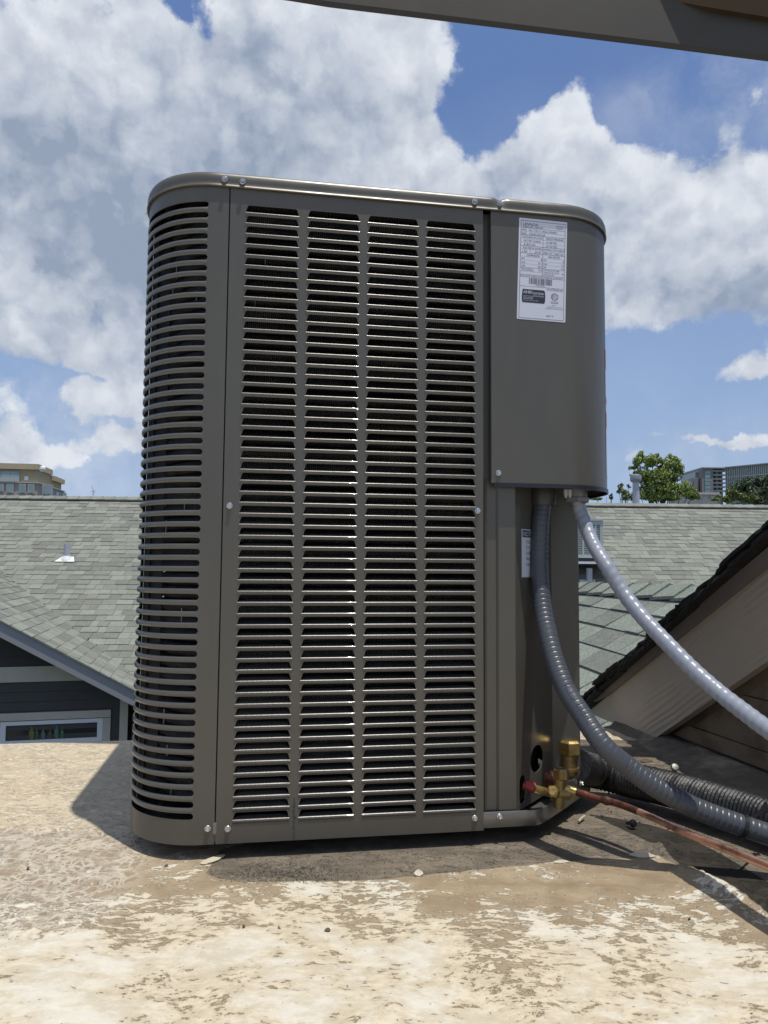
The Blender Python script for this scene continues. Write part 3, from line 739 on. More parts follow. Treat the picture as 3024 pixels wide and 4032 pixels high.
# --- top cap
def rrect(off, n=14):
    p = []; cs = [(UL+RC, RC, PI, 1.5*PI), (UR-RC, RC, 1.5*PI, 2*PI), (UR-RC, DEP-RC, 0, PI/2), (UL+RC, DEP-RC, PI/2, PI)]
    for cx, cy, a0, a1 in cs:
        for k in range(n+1):
            t = a0+(a1-a0)*k/n; p.append((cx+(RC+off)*math.cos(t), cy+(RC+off)*math.sin(t)))
    return p
cpm = MB(); profc = [(0.0005, ZT-0.0005), (0.0032, ZT-0.0008), (0.0041, ZT+0.0004), (0.0034, ZT+0.0022), (0.0026, ZT+0.0036), (0.0030, ZT+.0075), (0.0032, ZT+.0115), (0.0024, ZT+.0160), (0.0008, ZT+.0200), (-.004, ZT+.0228), (-.010, ZT+.0240), (-.030, ZT+.0243), (-.06, ZT+.0250)]
rings = [[(p[0], p[1], z) for p in rrect(o)] for o, z in profc]; n = len(rings[0])
cpm.add([p for r_ in rings for p in r_], [(i*n+k, i*n+(k+1) % n, (i+1)*n+(k+1) % n, (i+1)*n+k) for i in range(len(rings)-1) for k in range(n)]+[tuple(range((len(rings)-1)*n, len(rings)*n))])
# dent by the fourth bolt
vsn = []
for (x, y, z) in cpm.v:
    d = math.exp(-((x-0.405)/0.0085)**2)*(1 if y < 0.01 else 0)*sm(ZT+.003, ZT+.008, z)
    vsn.append((x, y+0.004*d, z-0.003*d*sm(ZT+.012, ZT+.02, z)))
# finer points along the front for the dent
cpm2 = MB(); fr = rrect(0)
def rr_fine(off):
    p = rrect(off); q_ = []
    a, c = p[14], p[15]
    q_ = p[:15]+[(a[0]+(c[0]-a[0])*k/90, a[1]+(c[1]-a[1])*k/90) for k in range(1, 90)]+p[15:]
    return q_
rings = []
for o, z in profc:
    r_ = []
    for (x, y) in rr_fine(o):
        d = 0.6*math.exp(-((x-0.4025)/0.0072)**4)*(1 if y < 0.01 else 0)*sm(-.02, -.006, o)
        dz = d*sm(ZT+.004, ZT+.012, z)
        r_.append((x, y+0.0045*dz, z-0.0025*dz))
    rings.append(r_)
n = len(rings[0])
cpm2.add([p for r_ in rings for p in r_], [(i*n+k, i*n+(k+1) % n, (i+1)*n+(k+1) % n, (i+1)*n+k) for i in range(len(rings)-1) for k in range(n)]+[tuple(range((len(rings)-1)*n, len(rings)*n))])
ubj('top_cap', cpm2, m_paint, smooth=True)

# --- control box cover on the right
BZ = Z0+0.1215
bp = [(0.3885, 0.014), (0.3885, 0.0)]+[(UR-RC+RC*math.sin(k/18*PI/2), RC-RC*math.cos(k/18*PI/2)) for k in range(0, 19)]+[(UR, 0.372)]
bx = MB(); strip(bx, bp, BZ, ZT-.0005); box = ubj('control_box_cover', bx, m_paint, smooth=True)
lip = MB(); pin = bp[1:]
for i in range(len(pin)-1):
    pass
def ribbon(mb, pts, off, z0, z1):
    n = len(pts); o_ = []
    for i, p in enumerate(pts):
        q0 = pts[max(0, i-1)]; q1 = pts[min(n-1, i+1)]; d = Vector((q1[0]-q0[0], q1[1]-q0[1])).normalized(); o_.append((p[0]+d.y*off, p[1]-d.x*off))
    i_ = [(p[0]-0.012*(0 if k == 0 else 0), p[1]) for k, p in enumerate(pts)]
    vs = [(*p, z0) for p in o_]+[(*p, z1) for p in o_]+[(*p, z0) for p in i_]+[(*p, z1) for p in i_]
    mb.add(vs, [(i, i+1, n+i+1, n+i) for i in range(n-1)]+[(n+i, n+i+1, 3*n+i+1, 3*n+i) for i in range(n-1)]+[(i, 2*n+i, 2*n+i+1, i+1) for i in range(n-1)])
ribbon(lip, [(p[0]+(0.004 if i == 0 else 0), p[1]) for i, p in enumerate(pin)], 0.0018, BZ-0.0055, BZ+0.0006)
ubj('gasket', lip, m_gasket, box)
fl = MB(); n = len(bp); fl.add([(p[0], p[1], BZ+.006) for p in bp[1:]]+[(0.3885, .372, BZ+.006)], [tuple(range(n))]); ubj('bottom_plate', fl, m_blackpl, box)

# --- recessed strip, corner post, chamfered valve panel
gapm = MB(); strip(gapm, [(EDGE-.004, .0135), (0.430, .0135)], ZB, ZT); ubj('recess_strip', gapm, m_paint_shaded)
pm_ = MB(); pp = [(EDGE+.001, .013), (0.3805, .0085), (0.3845, .0115), (0.3985, .0118), (0.402, .0085), (0.4275, .0085), (0.4290, .0095), (0.4290, .018)]
strip(pm_, pp, Z0-0.3545, BZ+.006); ubj('corner_post', pm_, m_paint, smooth=False)
CH0 = Vector((0.4275, 0.011)); C45 = Vector((math.sqrt(.5), math.sqrt(.5)))
def cmap(s_, z, o=0.0): return (CH0.x+C45.x*s_+0.7071*o, CH0.y+C45.y*s_-0.7071*o, z)
va = MB()
def hole_cell(mb, s0, s1, z0, z1, sc, zc, rs, rz, N=24, sq=1.0):
    inner = []; outer = []
    for k in range(N):
        th = 2*PI*k/N; c_, s_ = math.cos(th), math.sin(th)
        inner.append((sc+rs*math.copysign(abs(c_)**sq, c_), zc+rz*math.copysign(abs(s_)**sq, s_)))
        m_ = max(abs(c_), abs(s_)); outer.append((sc+(c_/m_)*(s1-sc if c_ > 0 else sc-s0), zc+(s_/m_)*(z1-zc if s_ > 0 else zc-z0)))
    ring_cell(mb, cmap, inner, outer, 0.0015)
ZPB = Z0-0.3600
hole_cell(va, 0.045, 0.137, ZPB, Z0-0.24, 0.0755, Z0-0.298, 0.024, 0.0205)
hole_cell(va, 0.0, 0.045, ZPB, Z0-0.24, 0.0235, Z0-0.332, 0.0105, 0.0200, sq=0.6)
va.add([cmap(0, Z0-.24), cmap(.137, Z0-.24), cmap(.137, BZ+.006), cmap(0, BZ+.006)], [(0, 1, 2, 3)])
e_ = cmap(.137, 0)
va.add([(e_[0], e_[1], ZPB), (0.5705, e_[1], ZPB), (0.5705, e_[1], BZ+.006), (e_[0], e_[1], BZ+.006)], [(0, 1, 2, 3)])
va.add([(0.5705, e_[1], ZPB), (0.573, e_[1]+.003, ZPB), (0.573, e_[1]+.003, BZ+.006), (0.5705, e_[1], BZ+.006)], [(0, 1, 2, 3)])
va.add([(0.573, e_[1]+.003, ZPB), (0.573, .372, ZPB), (0.573, .372, BZ+.006), (0.573, e_[1]+.003, BZ+.006)], [(0, 1, 2, 3)])
valvep = ubj('valve_panel', va, m_paint)
bk = MB(); bk.add([(x_, y_, z_) for (x_, y_, z_) in [cmap(0.002, ZPB, -.02), cmap(.125, ZPB, -.02), cmap(.125, Z0-.23, -.02), cmap(.002, Z0-.23, -.02)]], [(0, 1, 2, 3)]); ubj('hole_backing', bk, m_black, valvep)

# --- galvanised base pan
def pan_poly(o=0.0):
    p = [(UL+RC, .0025-o)]
    p += [(0.452+o*0.4, .0025-o)]
    for k in range(1, 5): t = k/5; p.append((0.452+0.016*t+o*.5, .0025-o+0.0065*t*t))
    p += [(0.4725+o*.7, 0.0125-o*.7), (0.606+o*.7, 0.146-o*.7), (0.6125+o, 0.160), (0.6125+o, DEP-RC)]
    for k in range(1, 9): t = k/8*PI/2; p.append((0.6125-RC+(RC+o)*math.cos(t), DEP-RC+(RC+o)*math.sin(t)))
    for k in range(0, 9): t = k/8*PI/2; p.append((UL+.003+RC-(RC+o)*math.sin(t), DEP-RC-.003+(RC+o)*math.cos(t)))
    for k in range(0, 9): t = k/8*PI/2; p.append((UL+.003+RC-(RC+o)*math.cos(t), RC+.003-(RC+o)*math.sin(t)))
    return p
bpn = MB(); lev = [(-.012, Z0-.3785), (-.0035, Z0-.3782), (-.0008, Z0-.3768), (0.0, Z0-.3745), (0.0, Z0-.3580), (-.0006, Z0-.3551), (-.0016, Z0-.3548), (-.0024, Z0-.3556), (-.0026, Z0-.3660), (-.012, Z0-.3672)]
rings = [[(p[0], p[1], z) for p in pan_poly(o)] for o, z in lev]; n = len(rings[0])
bpn.add([p for r_ in rings for p in r_], [(i*n+k, i*n+(k+1) % n, (i+1)*n+(k+1) % n, (i+1)*n+k) for i in range(len(rings)-1) for k in range(n)]+[tuple(range(n))[::-1], tuple(range((len(rings)-1)*n, len(rings)*n))])
ubj('base_pan', bpn, m_galv, smooth=True)
for u, v in ((.02, .08), (.5, .15), (.02, .5), (.5, .5)):
    ft = MB(); ft.bb((u-.04, v-.025, 0.0002), (u+.04, v+.025, Z0-.3786)); ubj('rubber_foot', ft, m_blackpl)
# bracket on the chamfer with its bolt
br_ = MB(); br_.add([cmap(.095, Z0-.356, .033), cmap(.150, Z0-.352, .033), cmap(.150, Z0-.338, .033), cmap(.110, Z0-.336, .033), cmap(.104, Z0-.350, .033)], [(0, 1, 2, 3, 4)])
br2 = MB(); br2.prism([Vector(p) for p in br_.v], Vector((.7071, -.7071, 0))*0.0015); ubj('valve_bracket', br2, m_galv)

# --- bolts
def bolt_mesh():
    mb = MB(); R_ = Matrix.Rotation(PI/2, 4, 'X')
    mb.lathe([(0.0001, 0), (0.0043, 0), (0.0044, 0.0005), (0.0040, 0.0011), (0.0031, 0.0013)], R_, 20, cap=False)
    hexp = []
    for r, z in ((0.0032, 0.0010), (0.0032, 0.0038), (0.0028, 0.0045), (0.0018, 0.0045), (0.0016, 0.0040), (0.0001, 0.0039)):
        hexp.append([R_ @ Vector((r*math.cos(PI/6+PI/3*k), r*math.sin(PI/6+PI/3*k), z)) for k in range(6)])
    mb.add([p for r in hexp for p in r], [(i*6+k, i*6+(k+1) % 6, (i+1)*6+(k+1) % 6, (i+1)*6+k) for i in range(5) for k in range(6)])
    me = mb.mesh('bolt', True, True); me.materials.append(m_zinc); return me
bm_ = bolt_mesh()
BOLTS = [(-.0083, .5483, -.0032), (.0170, .5468, -.0032), (.3621, .5479, -.0032), (.4022, .5500, -.0012), (.0090, .0797, 0), (.3672, .0797, 0), (.3992, .1366, 0),
         (-.0102, -.3578, 0), (.0164, -.3594, 0), (.3624, -.3612, 0), (.4002, -.3615, .0025)]
for u, z, v in BOLTS:
    o = link('bolt', bm_, None, unit); o.location = (u, v-0.0002, Z0+z); o.rotation_euler = (random.uniform(-.05, .05), random.uniform(0, 1), random.uniform(-.05, .05)); o.scale = (1.0,)*3
o = link('bolt', bm_, None, unit); o.location = (UL-.0030, .112, Z0+.541); o.rotation_euler = (0, 0, -PI/2)
for s_, z in ((.118, -.3475), (.1225, -.3530), (.165, -.3500)):
    o = link('bolt', bm_, None, unit); p = cmap(s_, Z0+z, .035); o.location = p; o.rotation_euler = (0, 0, PI/4)

# --- rating label
def text_mb(txt, x0, x1, h, align='fit'):
    cu = bpy.data.curves.new('t', 'FONT'); cu.body = txt; cu.resolution_u = 2; cu.size = 1.0
    ob = bpy.data.objects.new('t', cu); COL.objects.link(ob)
    dg = bpy.context.evaluated_depsgraph_get(); dg.update()
    me = bpy.data.meshes.new_from_object(ob.evaluated_get(dg))
    vs = [Vector(v.co) for v in me.vertices]; fs = [tuple(p.vertices) for p in me.polygons]
    COL.objects.unlink(ob); bpy.data.objects.remove(ob); bpy.data.curves.remove(cu); bpy.data.meshes.remove(me)
    if not vs: return [], []
    ax, bx_ = min(v.x for v in vs), max(v.x for v in vs); cap = 0.70
    return [(x0+(v.x-ax)/(bx_-ax)*(x1-x0), v.y/cap*h) for v in vs], fs
# drawing units of the label: 0..930 across, 0..1955 down
LW, LH = 930.0, 1955.0
TL = Vector((0.4333, Z0+0.5310)); ACR = Vector((0.0775, -0.0012)); DWN = Vector((-0.0047, -0.1585))
def lab(X, Y, o): p = TL+ACR*(X/LW)+DWN*(Y/LH); return (p.x, -o, p.y)
lm = MB(); rd = 18; pl = []
for cx, cy, a0 in ((rd, rd, PI), (LW-rd, rd, 1.5*PI), (LW-rd, LH-rd, 0), (rd, LH-rd, PI/2)):
    for k in range(5): t = a0+k/4*PI/2; pl.append((cx+rd*math.cos(t), cy+rd*math.sin(t)))
lm.add([lab(x, y, 0.0004) for x, y in pl]+[lab(x, y, 0.0001) for x, y in pl], [tuple(range(20))[::-1]]+[(i, (i+1) % 20, 20+(i+1) % 20, 20+i) for i in range(20)])
plate = ubj('rating_label', lm, m_label, box)
dr = MB()
def lrect(x0, y0, x1, y1, o=0.00055, mb=None):
    (mb or dr).add([lab(x0, y0, o), lab(x1, y0, o), lab(x1, y1, o), lab(x0, y1, o)], [(0, 1, 2, 3)])
def hl(y, x0=35, x1=895, w=3): lrect(x0, y-w/2, x1, y+w/2)
def vl(x, y0, y1, w=4): lrect(x-w/2, y0, x+w/2, y1)
hl(48, w=7); hl(1925, w=7); vl(38, 48, 1925, 7); vl(892, 48, 1925, 7)
for y, w in ((185, 6), (260, 3), (325, 6), (535, 6), (675, 6), (955, 5), (1090, 5), (1135, 5), (1315, 5)): hl(y, w=w)
for y in (395, 465, 605, 745, 815, 885): hl(y, w=2.5)
hl(1030, 35, 465, 3)
vl(468, 325, 1090, 6); vl(235, 605, 675, 3); vl(665, 605, 675, 3)
T = [("LENNOX", 78, 370, 140, 52), ("DALLAS, TEXAS", 78, 460, 178, 30), ("ASSEMBLED", 708, 860, 115, 22), ("IN MEXICO", 722, 850, 158, 22),
 ("M/N", 50, 145, 248, 42), ("ML17XC1-036-230A01", 188, 735, 248, 40), ("S/N", 50, 140, 318, 40), ("1924C59218", 196, 500, 318, 40),
 ("CONTAINS HFC-410A", 60, 455, 383, 38), ("DESIGN PRESSURE", 525, 865, 383, 38), ("FACTORY CHARGE", 98, 425, 453, 38), ("HI 448 PSIG", 528, 735, 453, 38),
 ("8 LBS 8 OZS", 100, 320, 523, 38), ("LO 236 PSIG", 528, 740, 523, 38), ("ELECTRICAL RATING", 88, 455, 593, 38), ("NOMINAL VOLTS 208/230", 482, 885, 590, 32),
 ("1 PH", 72, 165, 663, 38), ("60 HZ", 315, 430, 663, 38), ("MIN 197", 485, 645, 663, 38), ("MAX 253", 700, 868, 663, 38),
 ("COMPRESSOR", 155, 410, 733, 38), ("FAN MOTOR", 580, 800, 733, 38), ("PH", 65, 118, 803, 38), ("1", 440, 452, 803, 38), ("PH", 488, 538, 803, 38), ("1", 865, 877, 803, 38),
 ("RLA", 65, 135, 873, 38), ("13.1", 385, 455, 873, 38), ("FLA", 488, 555, 873, 38), ("1.0", 832, 880, 873, 38),
 ("LRA", 65, 135, 942, 38), ("83.1", 385, 455, 942, 38), ("HP", 488, 538, 942, 38), ("1/6", 832, 882, 942, 38),
 ("MIN CKT AMPACITY", 65, 290, 988, 20), ("AMPACIDAD MINIMUM", 65, 305, 1016, 20), ("17.4", 390, 460, 1012, 38),
 ("MAX FUSE OR CKT. BKR.", 488, 795, 992, 24), ("FUSIBLE/COUPE CIRCUIT", 488, 795, 1032, 24), ("(HACR PER NEC)", 488, 695, 1072, 24), ("30", 840, 880, 1045, 36),
 ("SHORT CIRCUIT CURRENT 5KA RMS SYMMETRICAL, 600 V MAXIMUM", 48, 865, 1124, 20), ("1924C59218", 350, 515, 1300, 28),
 ("FOR OUTDOOR USE", 560, 865, 1365, 36), ("Intertek", 645, 785, 1610, 36), ("CONFORMS TO UL STD 1995", 570, 860, 1690, 17), ("CERTIFIED TO CSA STD C22.2 NO. 236", 540, 885, 1720, 17),
 ("4003105", 665, 735, 1655, 16), ("PART \"A\"", 560, 700, 1875, 34), ("LISTED", 78, 120, 1350, 1)]
for txt, x0, x1, y, h in T[:-1]:
    vs, fs = text_mb(txt, x0, x1, h)
    dr.add([lab(x, y-yy, 0.00058) for x, yy in vs], fs)
random.seed(3); x = 215
while x < 665:
    w = random.choice((4, 5, 8, 12)); lrect(x, 1150, x+w, 1268); x += w+random.choice((5, 6, 9, 13))
cbx = [(95, 1385), (100, 1372), (510, 1372), (525, 1400), (535, 1500), (530, 1590), (515, 1628), (100, 1628), (88, 1600), (84, 1500)]
dr.add([lab(x, y, 0.00055) for x, y in cbx], [tuple(range(len(cbx)))])
for k in range(28):   # ring of the certification mark
    a0, a1 = 2*PI*k/28, 2*PI*(k+1)/28
    for r0, r1 in ((62, 70), (50, 54)):
        dr.add([lab(715+r*math.cos(a), 1480+r*math.sin(a), .00056) for r, a in ((r0, a0), (r1, a0), (r1, a1), (r0, a1))], [(0, 1, 2, 3)])
vs, fs = text_mb("ETL", 675, 758, 60); dr.add([lab(x, 1510-yy, .00058) for x, yy in vs], fs)
hl(1572, 640, 790, 3)
ubj('label_print', dr, m_print, box)
wt = MB()
for txt, x0, x1, y, h in (("AHRI", 110, 280, 1455, 58), ("CERTIFIED", 292, 505, 1462, 40), ("www.ahridirectory.org", 295, 500, 1490, 14), ("Unitary Small AC", 110, 300, 1535, 22), ("AHRI Standard 210/240", 110, 300, 1560, 20), ("Certification applies only when", 110, 400, 1590, 16)):
    vs, fs = text_mb(txt, x0, x1, h); wt.add([lab(x, y-yy, 0.00066) for x, yy in vs], fs)
lrect(110, 1498, 515, 1502, 0.00062, wt)
ubj('label_print', wt, m_label, box)
# warning label round the right-hand curve of the box
def bmap(a, z, o): return (UR-RC+(RC+o)*math.sin(a), RC-(RC+o)*math.cos(a), z)
wl2 = MB(); A0 = math.radians(55); A1 = math.radians(82); zt2, zb2 = Z0+0.352, Z0+0.142
for k in range(6):
    a, c = A0+(A1-A0)*k/6, A0+(A1-A0)*(k+1)/6
    wl2.add([bmap(a, zb2, .0005), bmap(c, zb2, .0005), bmap(c, zt2, .0005), bmap(a, zt2, .0005)], [(0, 1, 2, 3)])
ubj('warning_label', wl2, m_label, box)
wo = MB()
for z0, z1 in ((0.318, 0.350), (0.222, 0.246), (.262, .270)):
    for k in range(6):
        a, c = A0+.03+(A1-A0-.05)*k/6, A0+.03+(A1-A0-.05)*(k+1)/6
        wo.add([bmap(a, Z0+z0, .0007), bmap(c, Z0+z0, .0007), bmap(c, Z0+z1, .0007), bmap(a, Z0+z1, .0007)], [(0, 1, 2, 3)])
ubj('warning_band', wo, m_orange, box)
# NOTICE label on the valve panel
nl = MB(); NS0, NZ1, NZ0 = 0.0245, Z0+0.0555, Z0-0.0180; NW = 0.052
nl.prism([cmap(NS0, NZ0, .0001), cmap(NS0+NW, NZ0, .0001), cmap(NS0+NW, NZ1, .0001), cmap(NS0, NZ1, .0001)], (0.0003, -0.0003, 0)); ubj('notice_label', nl, m_label, valvep)
np_ = MB()
np_.add([cmap(NS0+.002, NZ1-.0125, .0007), cmap(NS0+NW-.002, NZ1-.0125, .0007), cmap(NS0+NW-.002, NZ1-.0015, .0007), cmap(NS0+.002, NZ1-.0015, .0007)], [(0, 1, 2, 3)])
for i, w in enumerate(("CLEAN", "COIL", "USING", "WATER", "ONLY")):
    vs, fs = text_mb(w, 0.014, 0.042, .0052); np_.add([cmap(NS0+x, NZ1-.0215-.0088*i+y, .0008) for x, y in vs], fs)
np2 = MB(); vs, fs = text_mb("NOTICE", 0.005, 0.047, .0075); np2.add([cmap(NS0+x, NZ1-.0108+y, .0009) for x, y in vs], fs)
ubj('label_print', np_, m_print, valvep); ubj('label_print', np2, m_label, valvep)

# rubbed dirt streak at the foot of the first mullion
ds = MB(); random.seed(11); z = ZB+.002; um = (COLS[0][1]+COLS[1][0])/2+.0005
while z < ZB+0.055:
    w = random.uniform(.0006, .0022); h_ = random.uniform(.0012, .003); cx = um+random.uniform(-.0008, .0008)
    ds.add([(cx-w, -.0004, z), (cx+w*.8, -.0004, z+.0003), (cx+w, -.0004, z+h_), (cx-w*.7, -.0004, z+h_+.0004)], [(0, 1, 2, 3)]); z += h_*1.02
ubj('dirt_streak', ds, m_grit, front)

# --- service valves
def hexprism(mb, c, r, h, rot=0.3, bev=0.0015, M=None):
    prof = [(r-bev*1.2, -h/2), (r, -h/2+bev), (r, h/2-bev), (r-bev*1.6, h/2), (r*0.55, h/2), (r*.5, h/2-.0006), (0.0001, h/2-.0006)]
    T_ = Matrix.Translation(c) @ (M or Matrix.Identity(4)) @ Matrix.Rotation(rot, 4, 'Z')
    rg = [[T_ @ Vector((a*math.cos(PI/3*k), a*math.sin(PI/3*k), z)) for k in range(6)] for a, z in prof]
    mb.add([p for q_ in rg for p in q_], [(i*6+k, i*6+(k+1) % 6, (i+1)*6+(k+1) % 6, (i+1)*6+k) for i in range(len(rg)-1) for k in range(6)]+[tuple(range(6))[::-1]])
def cyl(mb, a, c, r, seg=20, r2=None):
    a, c = Vector(a), Vector(c); d = c-a; M_ = Matrix.Translation(a) @ d.to_track_quat('Z', 'Y').to_matrix().to_4x4()
    mb.lathe([(r, 0), (r2 or r, d.length)], M_, seg)
YS, YV = 1.225, 1.150
s1 = MB(); a = P(2240, 2972, YS); c = P(2237, 3140, YS); cyl(s1, c, a, 0.0140); s1.lathe([(0.0165, 0), (.0165, .004)], Matrix.Translation(P(2239, 3030, YS)), 20)
sv = obj('suction_valve', s1, m_brassd, unit, smooth=True)
c1 = MB(); hexprism(c1, P(2241, 2942, YS), 0.0185, 0.0235, 0.25, .003); obj('valve_cap', c1, m_brass, sv)
v1 = MB(); a = P(2207, 3066, YV); c = P(2199, 3178, YV); cyl(v1, c, a, 0.0092); cyl(v1, P(2206, 3120, YV)-Vector((.012, 0, 0)), P(2206, 3120, YV)+Vector((.013, 0, -.001)), .0105)
lv = obj('liquid_valve', v1, m_brassd, unit, smooth=True)
c1 = MB(); hexprism(c1, P(2209, 3047, YV), 0.0120, 0.0165, 0.1, .002); obj('valve_cap', c1, m_brassd, lv)
c1 = MB(); cc = P(2209, 3029.5, YV); c1.lathe([(.0062, 0), (.0062, .0006)], Matrix.Translation(cc), 16); obj('yellow_disc', c1, m_yellow, lv)
c1 = MB(); pc = P(2177, 3116, YV-.02); M_ = (Vector((-.45, -1, .1)).to_track_quat('Z', 'Y')).to_matrix().to_4x4(); hexprism(c1, pc, 0.0088, 0.014, 0.2, .003, M_); obj('port_cap', c1, m_brass, lv)
c1 = MB(); cyl(c1, P(2196, 3124, YV), pc, .006); obj('port_stem', c1, m_brassd, lv, smooth=True)
c1 = MB(); cyl(c1, P(2182, 3128, YV+.002), P(2100, 3104, YV-.012), .0062); obj('brass_stub', c1, m_brass, lv, smooth=True)
c1 = MB(); cyl(c1, P(2106, 3105, YV-.011), P(2062, 3088, YV-.005), .0078, r2=.0088); obj('red_marked_pipe', c1, m_copperr, lv, smooth=True)
c1 = MB(); c1.tube(catmull([P(2098, 3040, 1.215), P(2120, 3052, 1.205), P(2160, 3070, 1.205), P(2232, 3090, 1.22)], 5), lambda L, t: 0.0130 if L < .03 else .0145, 18); obj('suction_stub', c1, m_copperd, sv, smooth=True)
# conduit fittings below the box are parts of their conduits

# ================================================================== CONDUITS AND PIPES
def mkpath(pts, step): return resample(catmull([P(*p) for p in pts], 10), step)
def path_len_pts(path):
    L = [0.0]
    for a, c in zip(path, path[1:]): L.append(L[-1]+(c-a).length)
    return L
pth = mkpath([(2137,1955,1.165),(2132,2010,1.16),(2126,2083,1.155),(2123,2225,1.15),(2133,2366,1.135),(2151,2472,1.115),(2184,2600,1.09),(2228,2713,1.065),(2282,2800,1.045),(2374,2933,1.015),(2476,3021,1.01),(2577,3095,1.005),(2713,3170,1.0),(2848,3224,.995),(3024,3285,.985),(3220,3345,.965),(3600,3430,.93),(4200,3543,.82),(5300,4188,.55),(8000,5308,.35)], 0.0013)
c1 = thing('dark_conduit', 'dark grey ringed flexible conduit curving down from the box to the roof', 'conduit', pth[0])
mb = MB(); mb.tube(pth, lambda L, t: 0.0139-(0.0005 if (L % 0.0079) < 0.0011 else 0)+0.00008*math.sin(L/0.0079*2*PI), 20)
obj('conduit_jacket', mb, m_cond1, c1, smooth=True)
mb = MB(); f0 = P(2137, 1990, 1.165); mb.lathe([(0.0170, -.0005), (0.0195, 0.0), (0.0205, .003), (0.0212, .024), (0.0200, .030), (0.019, .034)], Matrix.Translation(f0), 26); obj('conduit_fitting', mb, mat('grey_fitting', (0.04, 0.04, 0.042), 0.38, nscale=20, namp=.1), c1, smooth=True)
# printed word along the jacket
Ls = path_len_pts(pth)
def on_tube(path, L_, s_, ang, r):
    import bisect
    i = min(len(path)-2, max(1, bisect.bisect(L_, s_))); t = (path[i+1]-path[i-1]).normalized()
    fwd = Vector((0, 1, 0)); nrm_ = (fwd*-1-t*(-t.dot(fwd))).normalized(); sd = t.cross(nrm_)
    return path[i]+nrm_*math.cos(ang)*r+sd*math.sin(ang)*r
mb = MB()
for s0, w_ in ((0.300, 'LISTED'), (0.338, 'CONDUIT')):
    vs, fs = text_mb(w_, 0, 0.030, 0.0060); mb.add([on_tube(pth, Ls, s0+x, -0.3+(y/0.0138), 0.01415) for x, y in vs], fs)
obj('jacket_print', mb, m_print, c1)

pth2 = mkpath([(2274,1950,1.160),(2279,1995,1.158),(2296,2044,1.152),(2331,2133,1.128),(2381,2218,1.09),(2452,2331,1.07),(2536,2437,1.04),(2629,2535,1.01),(2735,2642,.98),(2841,2734,.95),(2933,2805,.915),(3024,2872,.88),(3200,2990,.82),(3500,3150,.74),(4300,3600,.66),(5600,4300,.50),(8200,5300,.36)], 0.0015)
c2 = thing('light_conduit', 'light grey rippled flexible conduit running diagonally from the box to the right', 'conduit', pth2[0])
mb = MB(); mb.tube(pth2, lambda L, t: 0.0106+0.00030*math.sin((L/0.0125+t/(2*PI))*2*PI), 20); obj('conduit_jacket', mb, m_cond2, c2, smooth=True)
mb = MB(); f0 = P(2274, 1978, 1.160); mb.lathe([(0.0105, -.008), (0.0125, -.002), (.0135, 0)], Matrix.Translation(f0), 24)
hexprism(mb, f0+Vector((0, 0, .0035)), .0195, .008, .3, .001); mb.lathe([(0.0150, 0), (.0150, .020)], Matrix.Translation(f0+Vector((0, 0, .006))), 24); obj('conduit_fitting', mb, mat('fitting_zinc', (0.20, 0.21, 0.21), .42, .5), c2)
mb = MB()
for x in (2228, 2244): mb.lathe([(.0015, -.013), (.0034, -.008), (.0036, 0)], Matrix.Translation(P(x, 1928, 1.15)), 10)
ubjn = obj('wire_clip', mb, m_pvc, box, smooth=True)

pi_ = mkpath([(2264,3012,1.235),(2300,3024,1.27),(2345,3036,1.31),(2440,3062,1.30),(2560,3090,1.255),(2677,3119,1.215),(2830,3163,1.155),(2958,3202,1.11),(3130,3260,1.055),(3560,3372,.96),(4200,3495,.86),(5500,4160,.565),(8600,5300,.36)], 0.0015)
random.seed(5)
c3 = thing('insulated_pipe', 'thick pipe in black wrinkled foam insulation leaving the brass valve', 'pipe', pi_[0])
def rin(L, t):
    w = 0.00095*math.sin(L/0.0062*2*PI+1.2*math.sin(L*31))*sm(-.02, .01, L)*(1-0.65*sm(.5, .7, L)*1)
    return 0.0280+w+0.0007*math.sin(t*3+L*14)
mb = MB(); mb.tube(pi_, rin, 28); obj('foam_sleeve', mb, m_ins, c3, smooth=True)
mb = MB(); Li = path_len_pts(pi_)
for k in range(9):
    s0 = 0.012+k*0.011+random.random()*.004; L2 = .004+random.random()*.006
    pp4 = [on_tube(pi_, Li, s0+dx, a, .0279) for dx, a in ((0, .55), (.002, .55), (.004, .55+L2*60), (.002, .55+L2*60))]
    mb.add(pp4, [(0, 1, 2, 3)])
obj('yellow_marking', mb, mat('yellow_print', (0.22, 0.21, 0.06), .7), c3)

pc_ = mkpath([(2226,3106,1.150),(2273,3119,1.142),(2347,3143,1.120),(2442,3168,1.09),(2577,3223,1.035),(2713,3285,.975),(2848,3338,.92),(3024,3411,.85),(3240,3500,.78),(3500,3600,.70),(4300,3950,.58),(5800,4800,.42)], 0.003)
c4 = thing('copper_pipe', 'thin bare copper pipe slanting from the small brass valve across the roof', 'pipe', pc_[0])
Lc = path_len_pts(pc_); kd = next(i for i, l in enumerate(Lc) if l > 0.122)
mb = MB(); mb.tube(pc_[:kd+1], lambda L, t: 0.0056 if L < .034 else (0.0050+0.0016*math.exp(-((L-.066)/.0045)**2)), 18); obj('heat_stained_end', mb, m_copperd, c4, smooth=True)
mb = MB(); mb.tube(pc_[kd-1:], lambda L, t: 0.00482+.00008*math.sin(L*40), 18); obj('copper_tube', mb, m_copper, c4, smooth=True)
mb = MB(); cyl(mb, P(2222, 3106, 1.15), P(2268, 3119, 1.143), .0068); obj('brass_sleeve', mb, m_brass, c4, smooth=True)

